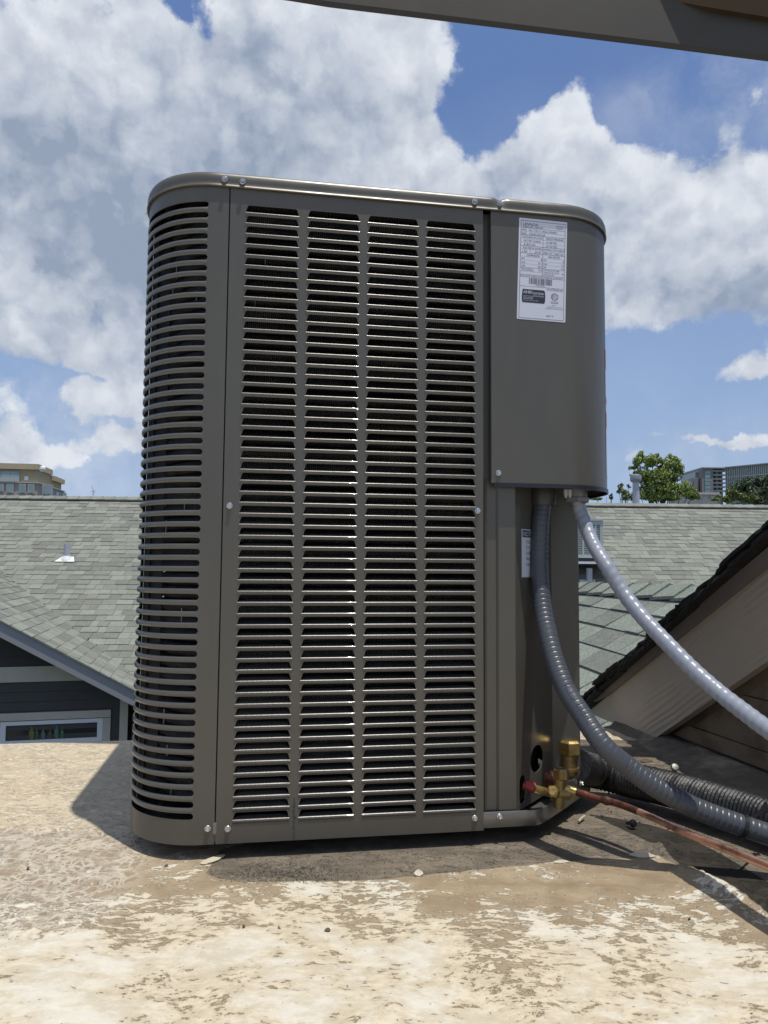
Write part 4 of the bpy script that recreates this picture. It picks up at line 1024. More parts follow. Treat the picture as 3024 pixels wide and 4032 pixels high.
# cable tie round the dark conduit and the insulated pipe
ct = thing('cable_tie', 'black plastic cable tie binding the dark conduit to the insulated pipe', 'cable tie', P(2935, 3250, .99))
i0 = min(range(len(pth)), key=lambda i: (pth[i]-P(2928, 3252, .99)).length); T_ = (pth[i0+2]-pth[i0-2]).normalized()
sd = T_.cross(Vector((0, 0, 1))).normalized(); up = sd.cross(T_)
tc_ = []
for k in range(28):
    a = -PI*0.92+k/27*PI*1.55; tc_.append(pth[i0]+(sd*-math.cos(a+PI)*1.0+up*math.sin(a+PI))*0.0146)
mb = MB()
for k in range(27):
    a, c = tc_[k], tc_[k+1]; oa = (a-pth[i0]).normalized()*.0012; oc = (c-pth[i0]).normalized()*.0012
    h_ = T_*.0024
    mb.add([a-h_, a+h_, c+h_, c-h_, a-h_+oa, a+h_+oa, c+h_+oc, c-h_+oc], [(4, 5, 6, 7), (0, 4, 7, 3), (1, 2, 6, 5), (0, 1, 5, 4), (3, 7, 6, 2)])
hd = P(3012, 3192, 1.055); e1 = P(2938, 3232, .985)
d_ = (hd-e1); sdd = d_.cross(Vector((0, -1, .6))).normalized()*.0022
mb.add([e1-sdd, e1+sdd, hd+sdd, hd-sdd, e1-sdd+Vector((0, -.001, .001)), e1+sdd+Vector((0, -.001, .001)), hd+sdd+Vector((0, -.001, .001)), hd-sdd+Vector((0, -.001, .001))], [(4, 5, 6, 7), (0, 3, 2, 1), (0, 4, 7, 3), (1, 2, 6, 5)])
obj('strap', mb, m_blackpl, ct)
mb = MB(); Mh = Matrix.Translation(hd) @ Matrix.Rotation(.5, 4, 'Y') @ Matrix.Rotation(-.3, 4, 'X'); mb.box((0, 0, .002), (.009, .007, .006), Mh); mb.box((-.002, 0, .0075), (.003, .005, .006), Mh); obj('clasp', mb, m_blackpl, ct)

# ================================================================== NEAR GABLE ON THE RIGHT
RA = Vector((0.5509+.9787*.028, 2.0061+.2054*.028, -0.004)); RH = Vector((0.2054, -0.9787, 0)); RN = Vector((0.9787, 0.2054, 0))  # RN points into the building
def rk(s_, z, o=0.0): return RA+RH*s_-RN*o+Vector((0, 0, z))     # o: outwards, towards the photo's left
gab = thing('near_gable', 'near roof gable with black shingle edge and weathered grey brown barge board', 'roof gable', (0.75, 1.6, 0))
SE = 1.35; SL = 0.598
fb_ = MB(); fb_.prism([rk(-.010, .018), rk(.014, .0095), rk(.291, .0095), rk(SE, .0095+.598*(SE-.291)), rk(SE, .0254+.5606*SE)], RN*-0.020)
bo = obj('barge_board', fb_, m_bargewood, gab)
ga_ = bo.data.attributes.new('grain', 'FLOAT_VECTOR', 'POINT'); cs_, sn_ = math.cos(.53), math.sin(.53)
for i_, v_ in enumerate(bo.data.vertices):
    sv_ = (Vector(v_.co)-RA).dot(RH); ga_.data[i_].vector = (sv_*cs_+v_.co.z*sn_, -sv_*sn_+v_.co.z*cs_, 0)
tm = MB(); tm.prism([rk(.03, .047, .020), rk(.10, .078, .020), rk(SE, .0225+.5620*SE, .020), rk(SE, .052+.5640*SE, .020), rk(.03, .052+.564*.03, .020)], RN*-0.010)
obj('trim_strip', tm, mat('trim_strip_paint', (0.19, 0.165, 0.14), .75, nscale=6, namp=.15), gab)
random.seed(21)
for lay in range(3):
    s_ = -.03
    while s_ < SE:
        L_ = random.uniform(.11, .17); z0 = 0.031+lay*.0085; out = .040+random.uniform(0, .016)+(0.006 if lay == 2 else 0)
        m3 = MB(); base_ = [rk(s_, z0+SL*s_, out), rk(s_+L_, z0+SL*(s_+L_)-.004, out-.004), rk(s_+L_, z0+SL*(s_+L_)+.0055, out-.004), rk(s_, z0+SL*s_+.0090, out)]
        # ragged outer edge
        N = 9; ve = []
        for k in range(N+1):
            t = k/N; o2 = out+random.uniform(-.004, .004); zz = z0+SL*(s_+L_*t)+.003*(1-t)
            ve += [rk(s_+L_*t, zz, o2), rk(s_+L_*t, zz+.0075, o2+random.uniform(-.002, .002)), rk(s_+L_*t, zz+.0075, -.35), rk(s_+L_*t, zz, -.35)]
        fs = []
        for k in range(N): fs += [(4*k+j, 4*k+(j+1) % 4, 4*k+4+(j+1) % 4, 4*k+4+j) for j in range(4)]
        fs += [(0, 3, 2, 1), (4*N, 4*N+1, 4*N+2, 4*N+3)]
        m3.add(ve, fs); obj('shingle', m3, m_tar, gab); s_ += L_*0.97
dk = MB(); dk.prism([rk(-.02, .020, .002), rk(SE, .020+SL*SE, .002), rk(SE, .030+SL*SE, .002), rk(-.02, .030-.012, .002)], RN*1.2); obj('roof_deck', dk, m_tar, gab)
lwm = MB(); lwm.prism([rk(.20, -.02, -.015), rk(SE, -.02, -.015), rk(SE, .03+.598*(SE-.291), -.015), rk(.291, .03, -.015), rk(.20, .03, -.015)], RN*0.1)
obj('lower_wall', lwm, m_brownwall, gab)
sdg = MB()
sdg.prism([rk(.33, .030, -.015), rk(SE, .030, -.015), rk(SE, .06, -.015), rk(.39, .06, -.015)], RN*-0.010); obj('siding_board', sdg, m_brownwall, gab)
sdg = MB(); sdg.prism([rk(.40, .062, -.015), rk(SE, .062, -.015), rk(SE, .155, -.015), rk(.56, .155, -.015)], RN*-0.006); obj('siding_board', sdg, m_brownwall, gab)
sdg = MB(); sdg.prism([rk(.57, .158, -.015), rk(SE, .158, -.015), rk(SE, .25, -.015), rk(.72, .25, -.015)], RN*-0.006); obj('siding_board', sdg, m_brownwall, gab)
# canted upstand of membrane at the wall foot
cb = MB(); NSg = 60; vs = []; random.seed(4)
for i in range(NSg+1):
    s_ = .12+(SE-.12)*i/NSg; j_ = noise.noise(Vector((s_*9, 0, 1)))*.006; j2 = noise.noise(Vector((s_*20, 4, 1)))*.004
    wd = .02+.05*sm(.15, .6, s_)
    vs += [rk(s_, .002, wd+.035+j_), rk(s_, .007+j2*.3, wd+.012+j_), rk(s_, .017+j2, .022+j_*.5), rk(s_, .0235+j2*.6, .012), rk(s_, .0235+j2*.4, -.02)]
cb.add(vs, [(5*i+k, 5*i+k+1, 5*i+5+k+1, 5*i+5+k) for i in range(NSg) for k in range(4)])
m_up = mat('dirty_upstand', (0.15, 0.12, 0.09), 0.85, nscale=40, namp=0.35, bump=0.006, bscale=30, bdet=7, col2=(0.30, 0.25, 0.18), cscale=11, cthr=(0.5, 0.68))
obj('upstand', cb, m_up, gab, smooth=True)
wm_ = MB(); wm_.prism([rk(.16, -6.5, -.11), rk(SE, -6.5, -.11), rk(SE, .6, -.11), rk(.16, -.02, -.11)], RN*1.0); obj('wall', wm_, m_brownwall, gab)

# ================================================================== OVERHEAD BEAM
bmn = thing('overhead_beam', 'dark grey metal eave beam crossing overhead at the top right', 'beam', P(2000, 100, 1.35))
YB = 1.42; a = P(1060, -14, YB); pl_ = [P(-2500, -470, YB), P(300, -112, YB), P(1000, -16, YB), P(1140, 4, YB), P(1300, 30, YB), P(1650, 72, YB), P(2100, 127, YB-.01), P(2600, 188, YB-.02), P(3060, 247, YB-.03), P(3700, 330, YB-.05), P(6800, 735, YB-.13)]
mb = MB(); n = len(pl_); th_ = .05
vs = []
for p in pl_: vs += [p, p+Vector((0, -.004, .010)), p+Vector((0, -.006, .21)), p+Vector((0, th_, .21)), p+Vector((0, th_, .050))]
mb.add(vs, [(5*i+k, 5*i+(k+1) % 5, 5*i+5+(k+1) % 5, 5*i+5+k) for i in range(n-1) for k in range(5)]+[(0, 1, 2, 3, 4), tuple(5*(n-1)+k for k in (4, 3, 2, 1, 0))])
obj('beam_face', mb, m_beam, bmn)
mb = MB(); q_ = [P(2450, -35, YB-.012), P(2600, -5, YB-.018), P(2800, 30, YB-.04), P(3040, 70, YB-.045), P(3700, 140, YB-.06), P(6800, 500, YB-.14)]; vs = []
for p in q_: vs += [p, p+Vector((0, -.012, .03)), p+Vector((0, -.012, .20)), p+Vector((0, .02, .20)), p+Vector((0, .02, .0))]
n = len(q_); mb.add(vs, [(5*i+k, 5*i+(k+1) % 5, 5*i+5+(k+1) % 5, 5*i+5+k) for i in range(n-1) for k in range(5)]+[(0, 1, 2, 3, 4)])
obj('stained_flashing', mb, m_rust, bmn)

# ================================================================== SHINGLED ROOFS
def shade_mesh(expo, sh, t0=.002, t1=.008, dx=0.0):
    mb = MB(); e = expo*1.12
    mb.add([(0, 0, t0), (1, 0, t0), (1+dx, e, t1), (dx, e, t1), (0, 0, -.002), (1, 0, -.002), (1+dx, e, -.002), (dx, e, -.002)], [(0, 3, 2, 1), (3, 7, 6, 2), (0, 4, 7, 3), (1, 2, 6, 5)], sh)
    return mb
def shingles(parent, O, c, d, nrows, L, expo, wr, mt, keep, single, lmax, jit=.0015, tk=(.006, .012), stname='shingle'):
    """rows of laminated tabs: O ridge corner, c along the course, d down the slope"""
    nv = c.cross(d).normalized()
    if nv.z < 0: nv = -nv
    cache = {}; joined = MB(); cnt = 0
    for k in range(nrows):
        x = 0.0; first = True
        while x < L:
            w = random.uniform(*wr)*(random.uniform(.35, 1) if first else 1); first = False; sh = random.choice((.05, .2, .45, .6, .8, 1.0)); th = random.choice(tk)
            p = O+c*x+d*(k*expo)+nv*random.uniform(0, jit)
            mid = p+c*(w/2)+d*(expo*.6)
            if keep(mid):
                if cnt < lmax and single(mid):
                    ky = (sh, th)
                    if ky not in cache:
                        me = shade_mesh(expo, sh, .002, th).mesh('shingle'); me.materials.append(mt); cache[ky] = me
                    o = bpy.data.objects.new('shingle', cache[ky]); COL.objects.link(o); o.parent = parent
                    M_ = Matrix(((c.x*(w-.004), d.x, nv.x, p.x), (c.y*(w-.004), d.y, nv.y, p.y), (c.z*(w-.004), d.z, nv.z, p.z), (0, 0, 0, 1)))
                    o.matrix_parent_inverse = Matrix.Identity(4)
                    o.matrix_basis = WM[parent.name].inverted() @ M_ if parent.name in WM else M_
                    cnt += 1
                else:
                    s0 = shade_mesh(expo, sh, .002, th)
                    joined.add([p+c*(v[0]*(w-.004))+d*v[1]+nv*v[2] for v in s0.v], s0.f, sh)
            x += w
    if joined.v: tag(obj(stname, joined, mt, parent), kind='stuff')
    return cnt
def px_of(p):
    v = np.array([p.x, p.y, p.z-CAMZ]); dd = v @ _f
    if dd <= 0: return (-9999, -9999)
    return (IW/2+FOC*(v @ CX)/dd, IH/2-FOC*(v @ CU)/dd)
Zc = Vector((0, 0, CAMZ))
# gable facing us on the left, and the main slope behind
WY = math.radians(14); We = Vector((math.cos(WY), math.sin(WY), 0)); Wn = Vector((-We.y, We.x, 0))
W0 = P(400, 2700, 9.0)
r1, r2 = on_plane(0, 2442, W0, Wn), on_plane(525, 2715, W0, Wn); RD = (r2-r1).normalized()
house = thing('neighbour_house', 'neighbouring house with green grey shingle roofs, dark siding and white framed window', 'house', (-3.5, 11, -6.5))
Gn = RD.cross(Wn).normalized(); Gn = Gn if Gn.z > 0 else -Gn
v0, v3 = on_plane(0, 1750+890/1.798, r1, Gn), on_plane(850/1.798, 1750+1560/1.798, r1, Gn)
Mc = Vector((math.cos(math.radians(3)), math.sin(math.radians(3)), 0)); Mn = Mc.cross(v3-v0).normalized(); Mn = Mn if Mn.z > 0 else -Mn
Md = Mn.cross(Mc).normalized(); Md = Md if Md.z < 0 else -Md
rp = on_plane(150, 1957, v0, Mn)
# slabs under the shingles
random.seed(12)
MO = rp+Mc*-7.0; MOL = 26
def mlim(p, off=.25): return (W0+Wn*off-p).dot(Wn)/Md.dot(Wn)
sl = MB(); a = MO-Mn*.03; e1_, e2_ = a, a+Mc*MOL
sl.prism([e1_, e2_, e2_+Md*min(7.6, mlim(e2_)), e1_+Md*min(7.6, mlim(e1_))], Mn*-.15); mslab = obj('main_roof', sl, m_shing2, house)
sl = MB(); a = r1-RD*5.2-Gn*.02; sl.prism([a, a+RD*9.2, a+RD*9.2+Wn*5.5, a+Wn*5.5], Gn*-.10); gslab = obj('gable_roof', sl, m_shing2, house)
WM[mslab.name] = Matrix.Identity(4); WM[gslab.name] = Matrix.Identity(4)
def aboveM(p): return (p-rp).dot(Mn) > -.03
def aboveG(p): return (p-r1).dot(Gn) > -.03
def inG(p): return (p-r1).dot(Wn) > -.01
def keepM(p):
    q_ = (p-r1)
    if q_.dot(Wn) < .22: return False
    if q_.dot(Wn) > 0 and (p-r1).dot(Gn) < -.06 and (p-r1).dot(We) < 4.6: return False
    return True
def vis(p, x0, x1, y0, y1):
    a = px_of(p); return x0 < a[0] < x1 and y0 < a[1] < y1
shingles(mslab, MO+Mn*.0, Mc, Md, 49, MOL, .155, (.11, .28), m_shing, keepM, lambda p: vis(p, -30, 575, 2200, 2760), 190)
shingles(gslab, r1-RD*5.2+Wn*-.055, Wn, RD, 64, 5.4, .1435, (.16, .36), m_shing, lambda p: aboveM(p), lambda p: vis(p, -40, 560, 2230, 2760), 105, tk=(.006, .010))
# ridge caps
rcm = []
def ridge_caps(parent, A, B, d1, d2, expo, w, mt, nmax=80):
    L = (B-A).length; c = (B-A).normalized(); k = 0; ms = {}
    x = 0
    while x < L:
        sh = random.choice((.3, .6, .8, 1.0)); p = A+c*x; m3 = MB()
        up = Vector((0, 0, 1)); e = expo*1.15
        q0 = p+up*.010; q1 = p+c*e+up*.024
        m3.add([q0, q1, q1+d1*w, q0+d1*w, q0+d2*w, q1+d2*w, q1-up*.012, q1+d1*w-up*.016, q1+d2*w-up*.016, q0+d1*w-up*.016, q0+d2*w-up*.016], [(0, 1, 2, 3), (0, 4, 5, 1), (1, 6, 7, 2), (1, 5, 8, 6), (3, 2, 7, 9), (4, 10, 8, 5)], sh)
        obj('ridge_cap', m3, mt, parent); x += expo; k += 1
Mb = Vector((Md.x*-1, Md.y*-1, Md.z)); Mb = Vector((-Md.x, -Md.y, Md.z))
ridge_caps(mslab, MO+Mc*.6+Mn*.012, MO+Mc*(MOL-.2)+Mn*.012, Md, Mb, .24, .15, m_shing)
sl = MB(); a = MO-Mn*.03; sl.prism([a, a+Mc*MOL, a+Mc*MOL+Mb*5.0, a+Mb*5.0], (0, 0, -.12)); obj('rear_slope', sl, m_shing2, house)
ln = MB(); a = MO+Md*.13+Mn*.012; ln.prism([a, a+Mc*MOL, a+Mc*MOL+Md*.07, a+Md*.07], Mn*.014); obj('ridge_shadow_strip', ln, m_tar, mslab)  # dark strip laid on to draw the shadow line under the ridge caps

# barge board, wall, siding, trims and window of the left gable
def wp(x, y, o=0.0):
    """point on the wall plane (0.30 m behind the rake); o: outwards"""
    return on_plane(x, y, W0+Wn*.30, Wn)-Wn*o
fb2 = MB(); q0 = on_plane(-200, 2338, W0, Wn); q1 = on_plane(620, 2765, W0, Wn)
fb2.prism([v-Wn*.035 for v in (q0, q1, q1+Vector((0, 0, -.185)), q0+Vector((0, 0, -.185)))], Wn*.045); fbo = obj('barge_board', fb2, m_greyfas, house)
drp = MB(); drp.prism([q0+Vector((0, 0, .012))-Wn*.034, q1+Vector((0, 0, .012))-Wn*.034, q1-Wn*.034, q0-Wn*.034], Wn*-.010); obj('drip_edge', drp, m_tar, house)
wall = MB(); A_ = W0+Wn*.34; zt = 3.0
def wbox(x0, x1, z0, z1, o0, o1, mb):
    p = W0+Wn*.30; q = []
    for a in (x0, x1):
        q.append(a)
    pts = [p+We*x0-Wn*o0, p+We*x1-Wn*o0]; base = Vector((0, 0, 1))
    P4 = [Vector((pts[0].x, pts[0].y, z0)), Vector((pts[1].x, pts[1].y, z0)), Vector((pts[1].x, pts[1].y, z1)), Vector((pts[0].x, pts[0].y, z1))]
    mb.prism(P4, -Wn*(o1-o0)); return mb
def wx(x, y=2750): p = wp(x, y); return (p-(W0+Wn*.30)).dot(We), p.z
e_r = wx(505)[0]
wv_ = MB(); pbase = W0+Wn*.30
def wpt(x, z, o=0.0): p = pbase+We*x-Wn*o; return Vector((p.x, p.y, z))
def rake_z(x):  # underside of the gable slope at wall coordinate x
    t = x/RD.dot(We)-0; p = r1+RD*(((pbase+We*x)-r1).dot(We)/RD.dot(We)); return p.z-.06
wv_.prism([wpt(e_r, -6.5), wpt(-5, -6.5), wpt(-5, rake_z(-5)), wpt(e_r, rake_z(e_r))], Wn*.15)
wallo = obj('wall', wv_, m_sidingd, house)
zc0 = wx(300, 2826)[1]; SH = .115
ztr1 = wx(100, 2684)[1]; ztr0 = wx(100, 2624)[1]
xl = wx(-60)[0]; xr = wx(474)[0]
k = 0; z = ztr1-0.003
while z > ztr1-2.6:
    sb_ = MB(); za, zb = z-SH, z
    sb_.add([wpt(xl-1.5, za, .016), wpt(xr, za, .016), wpt(xr, zb, .004), wpt(xl-1.5, zb, .004), wpt(xl-1.5, za, 0), wpt(xr, za, 0)], [(0, 1, 2, 3), (0, 4, 5, 1), (1, 5, 2)])
    obj('siding_board', sb_, m_siding, wallo); z -= SH
z = ztr0+.003
for k in range(12):
    za, zb = z, z+SH; xe = min(xr+.2, ((r1.z-.02-zb)/RD.z*-1*RD.dot(We))+(r1-pbase).dot(We)) if False else None
    # cut under the slope
    x_at = lambda zz: (r1-pbase).dot(We)+(r1.z-.04-zz)/(-RD.z)*RD.dot(We)
    xe = min(xr, x_at(zb)); xe2 = min(xr, x_at(za))
    if xe < xl-1.4: break
    sb_ = MB(); sb_.add([wpt(xl-1.5, za, .016), wpt(xe2, za, .016), wpt(xe, zb, .004), wpt(xl-1.5, zb, .004), wpt(xl-1.5, za, 0), wpt(xe2, za, 0)], [(0, 1, 2, 3), (0, 4, 5, 1)])
    obj('siding_board', sb_, m_sidingd, wallo); z += SH
tb1 = wbox(xl-1.5, x_at(ztr0)-.02, ztr1, ztr0, 0.0, .030, MB()); obj('trim_band', tb1, m_beige, house)
cb1 = wbox(xr+.002, e_r+.004, -6.5, rake_z(e_r)+.02, 0.0, .032, MB()); obj('corner_board', cb1, m_beige, house)
wh = wx(436, 2795)[1]; wl_ = wx(409, 2823)[1]
hx0, hx1 = xl-1.5, wx(439)[0]
obj('head_trim', wbox(hx0, hx1, wx(300, 2827)[1], wx(300, 2798)[1], 0, .034, MB()), m_beige, house)
zwt = wx(300, 2830)[1]; zwb = zwt-.275
obj('side_trim', wbox(wx(410)[0], hx1, zwb-.6, zwt, 0, .030, MB()), m_beige, house)
obj('side_trim', wbox(wx(-24)[0], wx(6)[0], zwb-.6, zwt, 0, .030, MB()), m_beige, house)
win = MB(); x0, x1 = wx(7)[0], wx(409)[0]; fw = .063
for a in ((x0, x1, zwt-fw*.75, zwt-.001), (x0, x1, zwb, zwb+fw*.75), (x0, x0+fw, zwb+fw*.75, zwt-fw*.75), (x1-fw, x1, zwb+fw*.75, zwt-fw*.75)): wbox(*a, 0.0, .026, win)
wobj = obj('window', win, m_white, house)
obj('pane', wbox(x0+fw, x1-fw, zwb+fw*.75, zwt-fw*.75, .006, .010, MB()), m_glassd, wobj)
# things on the inner sill, seen against the glass
glass_items = [(130, 'ochre', (.16, .12, .04), .07, .15), (150, 'green', (.05, .09, .06), .05, .14), (176, 'pale green', (.11, .15, .12), .05, .12), (203, 'amber', (.10, .06, .035), .04, .12), (228, 'turquoise', (.07, .14, .12), .06, .16), (250, 'dark green', (.05, .12, .08), .05, .13)]
for xp, nm_, cc, w_, h_ in glass_items:
    xx = wx(xp)[0]; bt = MB(); p = wpt(xx, zwb+fw*.75+.002, .014)
    bt.lathe([(w_/2, 0), (w_/2, h_*.62), (w_/5, h_*.78), (w_/5, h_)], Matrix.Translation(p) @ Matrix.Diagonal((1, .12, 1, 1)), 12)
    o = obj('bottle', bt, mat('bottle_'+nm_.replace(' ', '_'), cc, .25), None, smooth=True)
    tag(o, nm_+' bottle standing on the sill of the white framed window', 'bottle', 'bottles in the window')
def zM(p): return rp.z-((p.x-rp.x)*Mn.x+(p.y-rp.y)*Mn.y)/Mn.z
ew = MB(); ea, eb = pbase+We*(e_r+.05)+Wn*.02, pbase+We*13+Wn*.02
ew.prism([Vector((ea.x, ea.y, -6.5)), Vector((eb.x, eb.y, -6.5)), Vector((eb.x, eb.y, zM(eb)-.12)), Vector((ea.x, ea.y, zM(ea)-.12))], Wn*.15); obj('side_wall', ew, m_sidingd, house)
hb = MB(); hb.prism([Vector((p.x, p.y, -6.5)) for p in (W0+Wn*5.3+We*-5, W0+Wn*5.3+We*14, W0+Wn*9+We*14, W0+Wn*9+We*-5)], (0, 0, 6.2)); obj('rear_wall', hb, m_siding, house)

# lower roof between the unit and the near gable
c_ = Vector(ray(1250, 2226)); c_.z = 0; c_.normalize(); pr_ = Vector((-c_.y, c_.x, 0)); ph = math.radians(32)
dn = pr_*math.cos(ph)-Vector((0, 0, math.sin(ph))); Q0 = P(2294, 2419, 4.5); Qn = c_.cross(dn).normalized(); Qn = Qn if Qn.z > 0 else -Qn
TA, TB_ = on_plane(2290, 2309, Q0, Qn), on_plane(2760, 2328, Q0, Qn)
low = thing('lower_roof', 'lower shingle roof between the unit and the near gable', 'roof', (1.5, 4, -6.5))
hip = (TB_-TA)
def keepQ(p):
    cr = hip.cross(p-TA).dot(Qn); return (cr > 0) == (hip.cross((Q0+dn*.3)-TA).dot(Qn) > 0)
far_ = TA-hip*1.2; near_ = TB_+hip*.6
sl = MB(); sl.prism([far_-Qn*.01, near_-Qn*.01, near_+dn*2.6-Qn*.01, far_+dn*2.6-Qn*.01], Qn*-.1); lslab = obj('roof_slope', sl, m_shing2, low); WM[lslab.name] = Matrix.Identity(4)
random.seed(31)
shingles(lslab, Q0-c_*3.2-dn*.143*8, c_, dn, 24, 6.5, .150, (.16, .34), m_shing2, keepQ, lambda p: vis(p, 2230, 2800, 2290, 2800), 160, tk=(.010, .015))
hd_ = hip.normalized(); side2 = (dn-hd_*dn.dot(hd_)).normalized()
ridge_caps(lslab, far_+Qn*.015, near_+Qn*.015, side2, (-side2+Vector((0, 0, -.9))).normalized(), .22, .115, m_shing2)
lw2 = MB(); lw2.prism([Vector((p.x, p.y, -6.5)) for p in (far_, near_, near_+dn*2.0, far_+dn*2.0)], (0, 0, 5.0)); obj('wall', lw2, m_siding, low)

# ================================================================== THINGS ON THE FAR ROOFS
def onM(x, y): return on_plane(x, y, rp, Mn)
p = onM(262, 2205); pv = thing('vent_pipe', 'short pale vent pipe with white flashing on the left main slope', 'vent pipe', p, group=None)
mb = MB(); mb.lathe([(.052, -.05), (.052, .27), (.040, .27), (.040, .2)], Matrix.Translation(p), 18); obj('pipe', mb, m_pvc, pv, smooth=True)
mb = MB(); mb.lathe([(.10, -.03), (.085, .035), (.060, .06), (.058, .075)], Matrix.Translation(p), 18, False); obj('boot', mb, m_flash, pv, smooth=True)
mb = MB(); a = p+Mn*.016; mb.prism([a-Mc*.10-Md*.08, a+Mc*.10-Md*.08, a+Mc*.165+Md*.10, a-Mc*.165+Md*.10], Mn*.008); obj('flashing', mb, m_flash, pv)
p = onM(2321, 2298); pv = thing('vent_pipe', 'short lilac grey vent pipe just right of the large condenser', 'vent pipe', p)
mb = MB(); mb.lathe([(.05, -.05), (.05, .26), (.038, .26), (.038, .2)], Matrix.Translation(p), 18); obj('pipe', mb, m_pvc, pv, smooth=True)
mb = MB(); a = p+Mn*.016; mb.prism([a-Mc*.15-Md*.10, a+Mc*.13-Md*.10, a+Mc*.03+Md*.17, a-Mc*.19+Md*.17], Mn*.008); obj('flashing', mb, m_flash, pv)
p = P(2505, 2000, 17.0); pv = thing('capped_flue', 'tall pale flue with round metal cap rising behind the right ridge', 'flue', p)
hh = P(2505, 1897, 17).z-p.z
mb = MB(); mb.lathe([(.085, -.6), (.072, hh*1.0)], Matrix.Translation(p), 20); obj('pipe', mb, m_pvc, pv, smooth=True)
mb = MB(); mb.lathe([(.09, hh-.01), (.122, hh+.02), (.127, hh+.05), (.127, hh+.125), (.12, hh+.15), (.06, hh+.175), (.001, hh+.18)], Matrix.Translation(p), 24); obj('cap', mb, mat('flue_cap_metal', (.30, .32, .35), .4, .5), pv, smooth=True)

p = P(2320, 2216, 12.6); ac = thing('rooftop_condenser', 'small pale louvred condenser on the far roof, half hidden behind the large unit', 'air conditioner', p)
a0, a1 = P(2210, 2196, 12.5), P(2374, 2196, 12.5); zt2 = P(2374, 2044, 12.5).z; zb2 = a0.z
mb = MB(); mb.bb((a0.x, 12.5, zb2), (a1.x, 13.2, zt2-.03)); obj('cabinet', mb, mat('louvre_back', (.16, .18, .18), .6), ac)
fr_ = MB(); Wd = a1.x-a0.x
for x in (0, Wd*.52-.015, Wd*.82-.012, Wd-.05):
    fr_.bb((a0.x+x, 12.475, zb2), (a0.x+x+(.05 if x in (0,) or x > Wd*.9 else .03), 12.5, zt2-.03))
fr_.bb((a0.x, 12.476, zt2-.09), (a1.x, 12.499, zt2-.031)); fr_.bb((a0.x, 12.476, zb2), (a1.x, 12.499, zb2+.06)); obj('frame', fr_, m_ac2, ac)
for k in range(17):
    l_ = MB(); zz = zb2+.075+k*(zt2-zb2-.18)/16; l_.bb((a0.x+.05, 12.482, zz), (a1.x-.05, 12.498, zz+.014)); obj('louver', l_, m_ac2, ac)
mb = MB(); mb.bb((a0.x-.015, 12.46, zt2-.03), (a1.x+.012, 13.22, zt2)); obj('top_cover', mb, m_ac2, ac)
mb = MB(); mb.bb((a0.x, 12.48, zb2-.06), (a1.x-.02, 13.2, zb2)); obj('base_rail', mb, m_blackpl, ac)
pd = MB(); pd.bb((a0.x-.3, 12.40, zb2-.10), (a1.x+.28, 13.3, zb2-.061)); tag(obj('equipment_platform', pd, m_flash), 'pale wooden platform below the small far condenser', 'platform')

# ================================================================== FAR BUILDINGS
# tan block on the left
BY = 220.0; byaw = math.radians(8.2); Be = Vector((math.cos(byaw), math.sin(byaw), 0)); Bn = Vector((-Be.y, Be.x, 0))
B0 = P(148.5, 1900, BY)
def bf(zx, zy): return on_plane(zx/5.184, 1780+zy/5.184, B0, Bn)           # on the front plane, from the enlarged view
def bs(zx, zy): return on_plane(zx/5.184, 1780+zy/5.184, B0, Be)           # on the right-hand side plane
tanb = thing('tan_office_block', 'tan and mauve office block with teal windows beyond the left ridge', 'building', (B0.x, B0.y, -6.5))
xf = lambda zx: (bf(zx, 500)-B0).dot(Be); zf = lambda zy: bf(770, zy).z; ys_ = lambda zx, zy: (bs(zx, zy)-B0).dot(Bn)
def bbx(x0, x1, d0, d1, z0, z1):
    q = [B0+Be*x0+Bn*d0, B0+Be*x1+Bn*d0, B0+Be*x1+Bn*d1, B0+Be*x0+Bn*d1]
    return MB().prism([Vector((a.x, a.y, z0)) for a in q], (0, 0, z1-z0))
D1, D2, D3 = ys_(1080, 400), ys_(1290, 520), ys_(1350, 760)
obj('penthouse', bbx(-60, 0, 0, D1, zf(356), zf(243)), m_tan, tanb)
obj('penthouse_wall', bbx(-60, -.5, .8, D2, zf(620), zf(357)), m_tan2, tanb)
obj('side_parapet', bbx(-6, .6, D1, D2, zf(470), zf(370)), m_tan, tanb)
obj('cornice', bbx(-60, .7, -.8, D2+.5, zf(642), zf(621)), m_pale, tanb)
obj('lower_wall', bbx(-60, .2, -.4, D3, -6.5, zf(643)), m_mauve, tanb)
obj('parapet', bbx(-60, xf(385), -.9, .6, zf(620), zf(535)), m_pale, tanb)
def bwin(z0, z1, y0, y1, n=1, dep=.5):
    x0, x1 = xf(z0), xf(z1); a, c = zf(y1), zf(y0)
    f = obj('window', bbx(x0-.25, x1+.25, -dep-.25, -dep+.15, a-.25, c+.25), m_mauve, tanb)
    for i in range(n):
        w = (x1-x0)/n; obj('pane', bbx(x0+w*i+.12, x0+w*(i+1)-.12, -dep-.32, -dep-.2, a, c), m_teal, f)
bwin(0, 88, 672, 815, 2); bwin(178, 290, 675, 838, 1); bwin(430, 535, 675, 838, 1); bwin(610, 715, 675, 838, 1); bwin(905, 1080, 680, 850, 2); bwin(-180, -60, 672, 838, 1)
f = obj('window', bbx(-60, xf(392), .5, .9, zf(535), zf(402)), m_pale, tanb)
for k in range(5): obj('pane', bbx(xf(392)-2.6-2.6*k, xf(392)-.15-2.6*k, .3, .6, zf(530), zf(408)), m_teal, f)
obj('wall_sign_panel', bbx(xf(485), xf(565), .6, .9, zf(575), zf(493)), m_white, tanb)
for dd, w in ((D3*.12, 3), (D3*.34, 3), (D3*.58, 3), (D3*.82, 2)):
    f = obj('window', bbx(.1, .35, dd-.2, dd+w+.2, zf(838), zf(690)), m_pale, tanb); obj('pane', bbx(.35, .45, dd, dd+w, zf(838), zf(695)), m_teal, f)
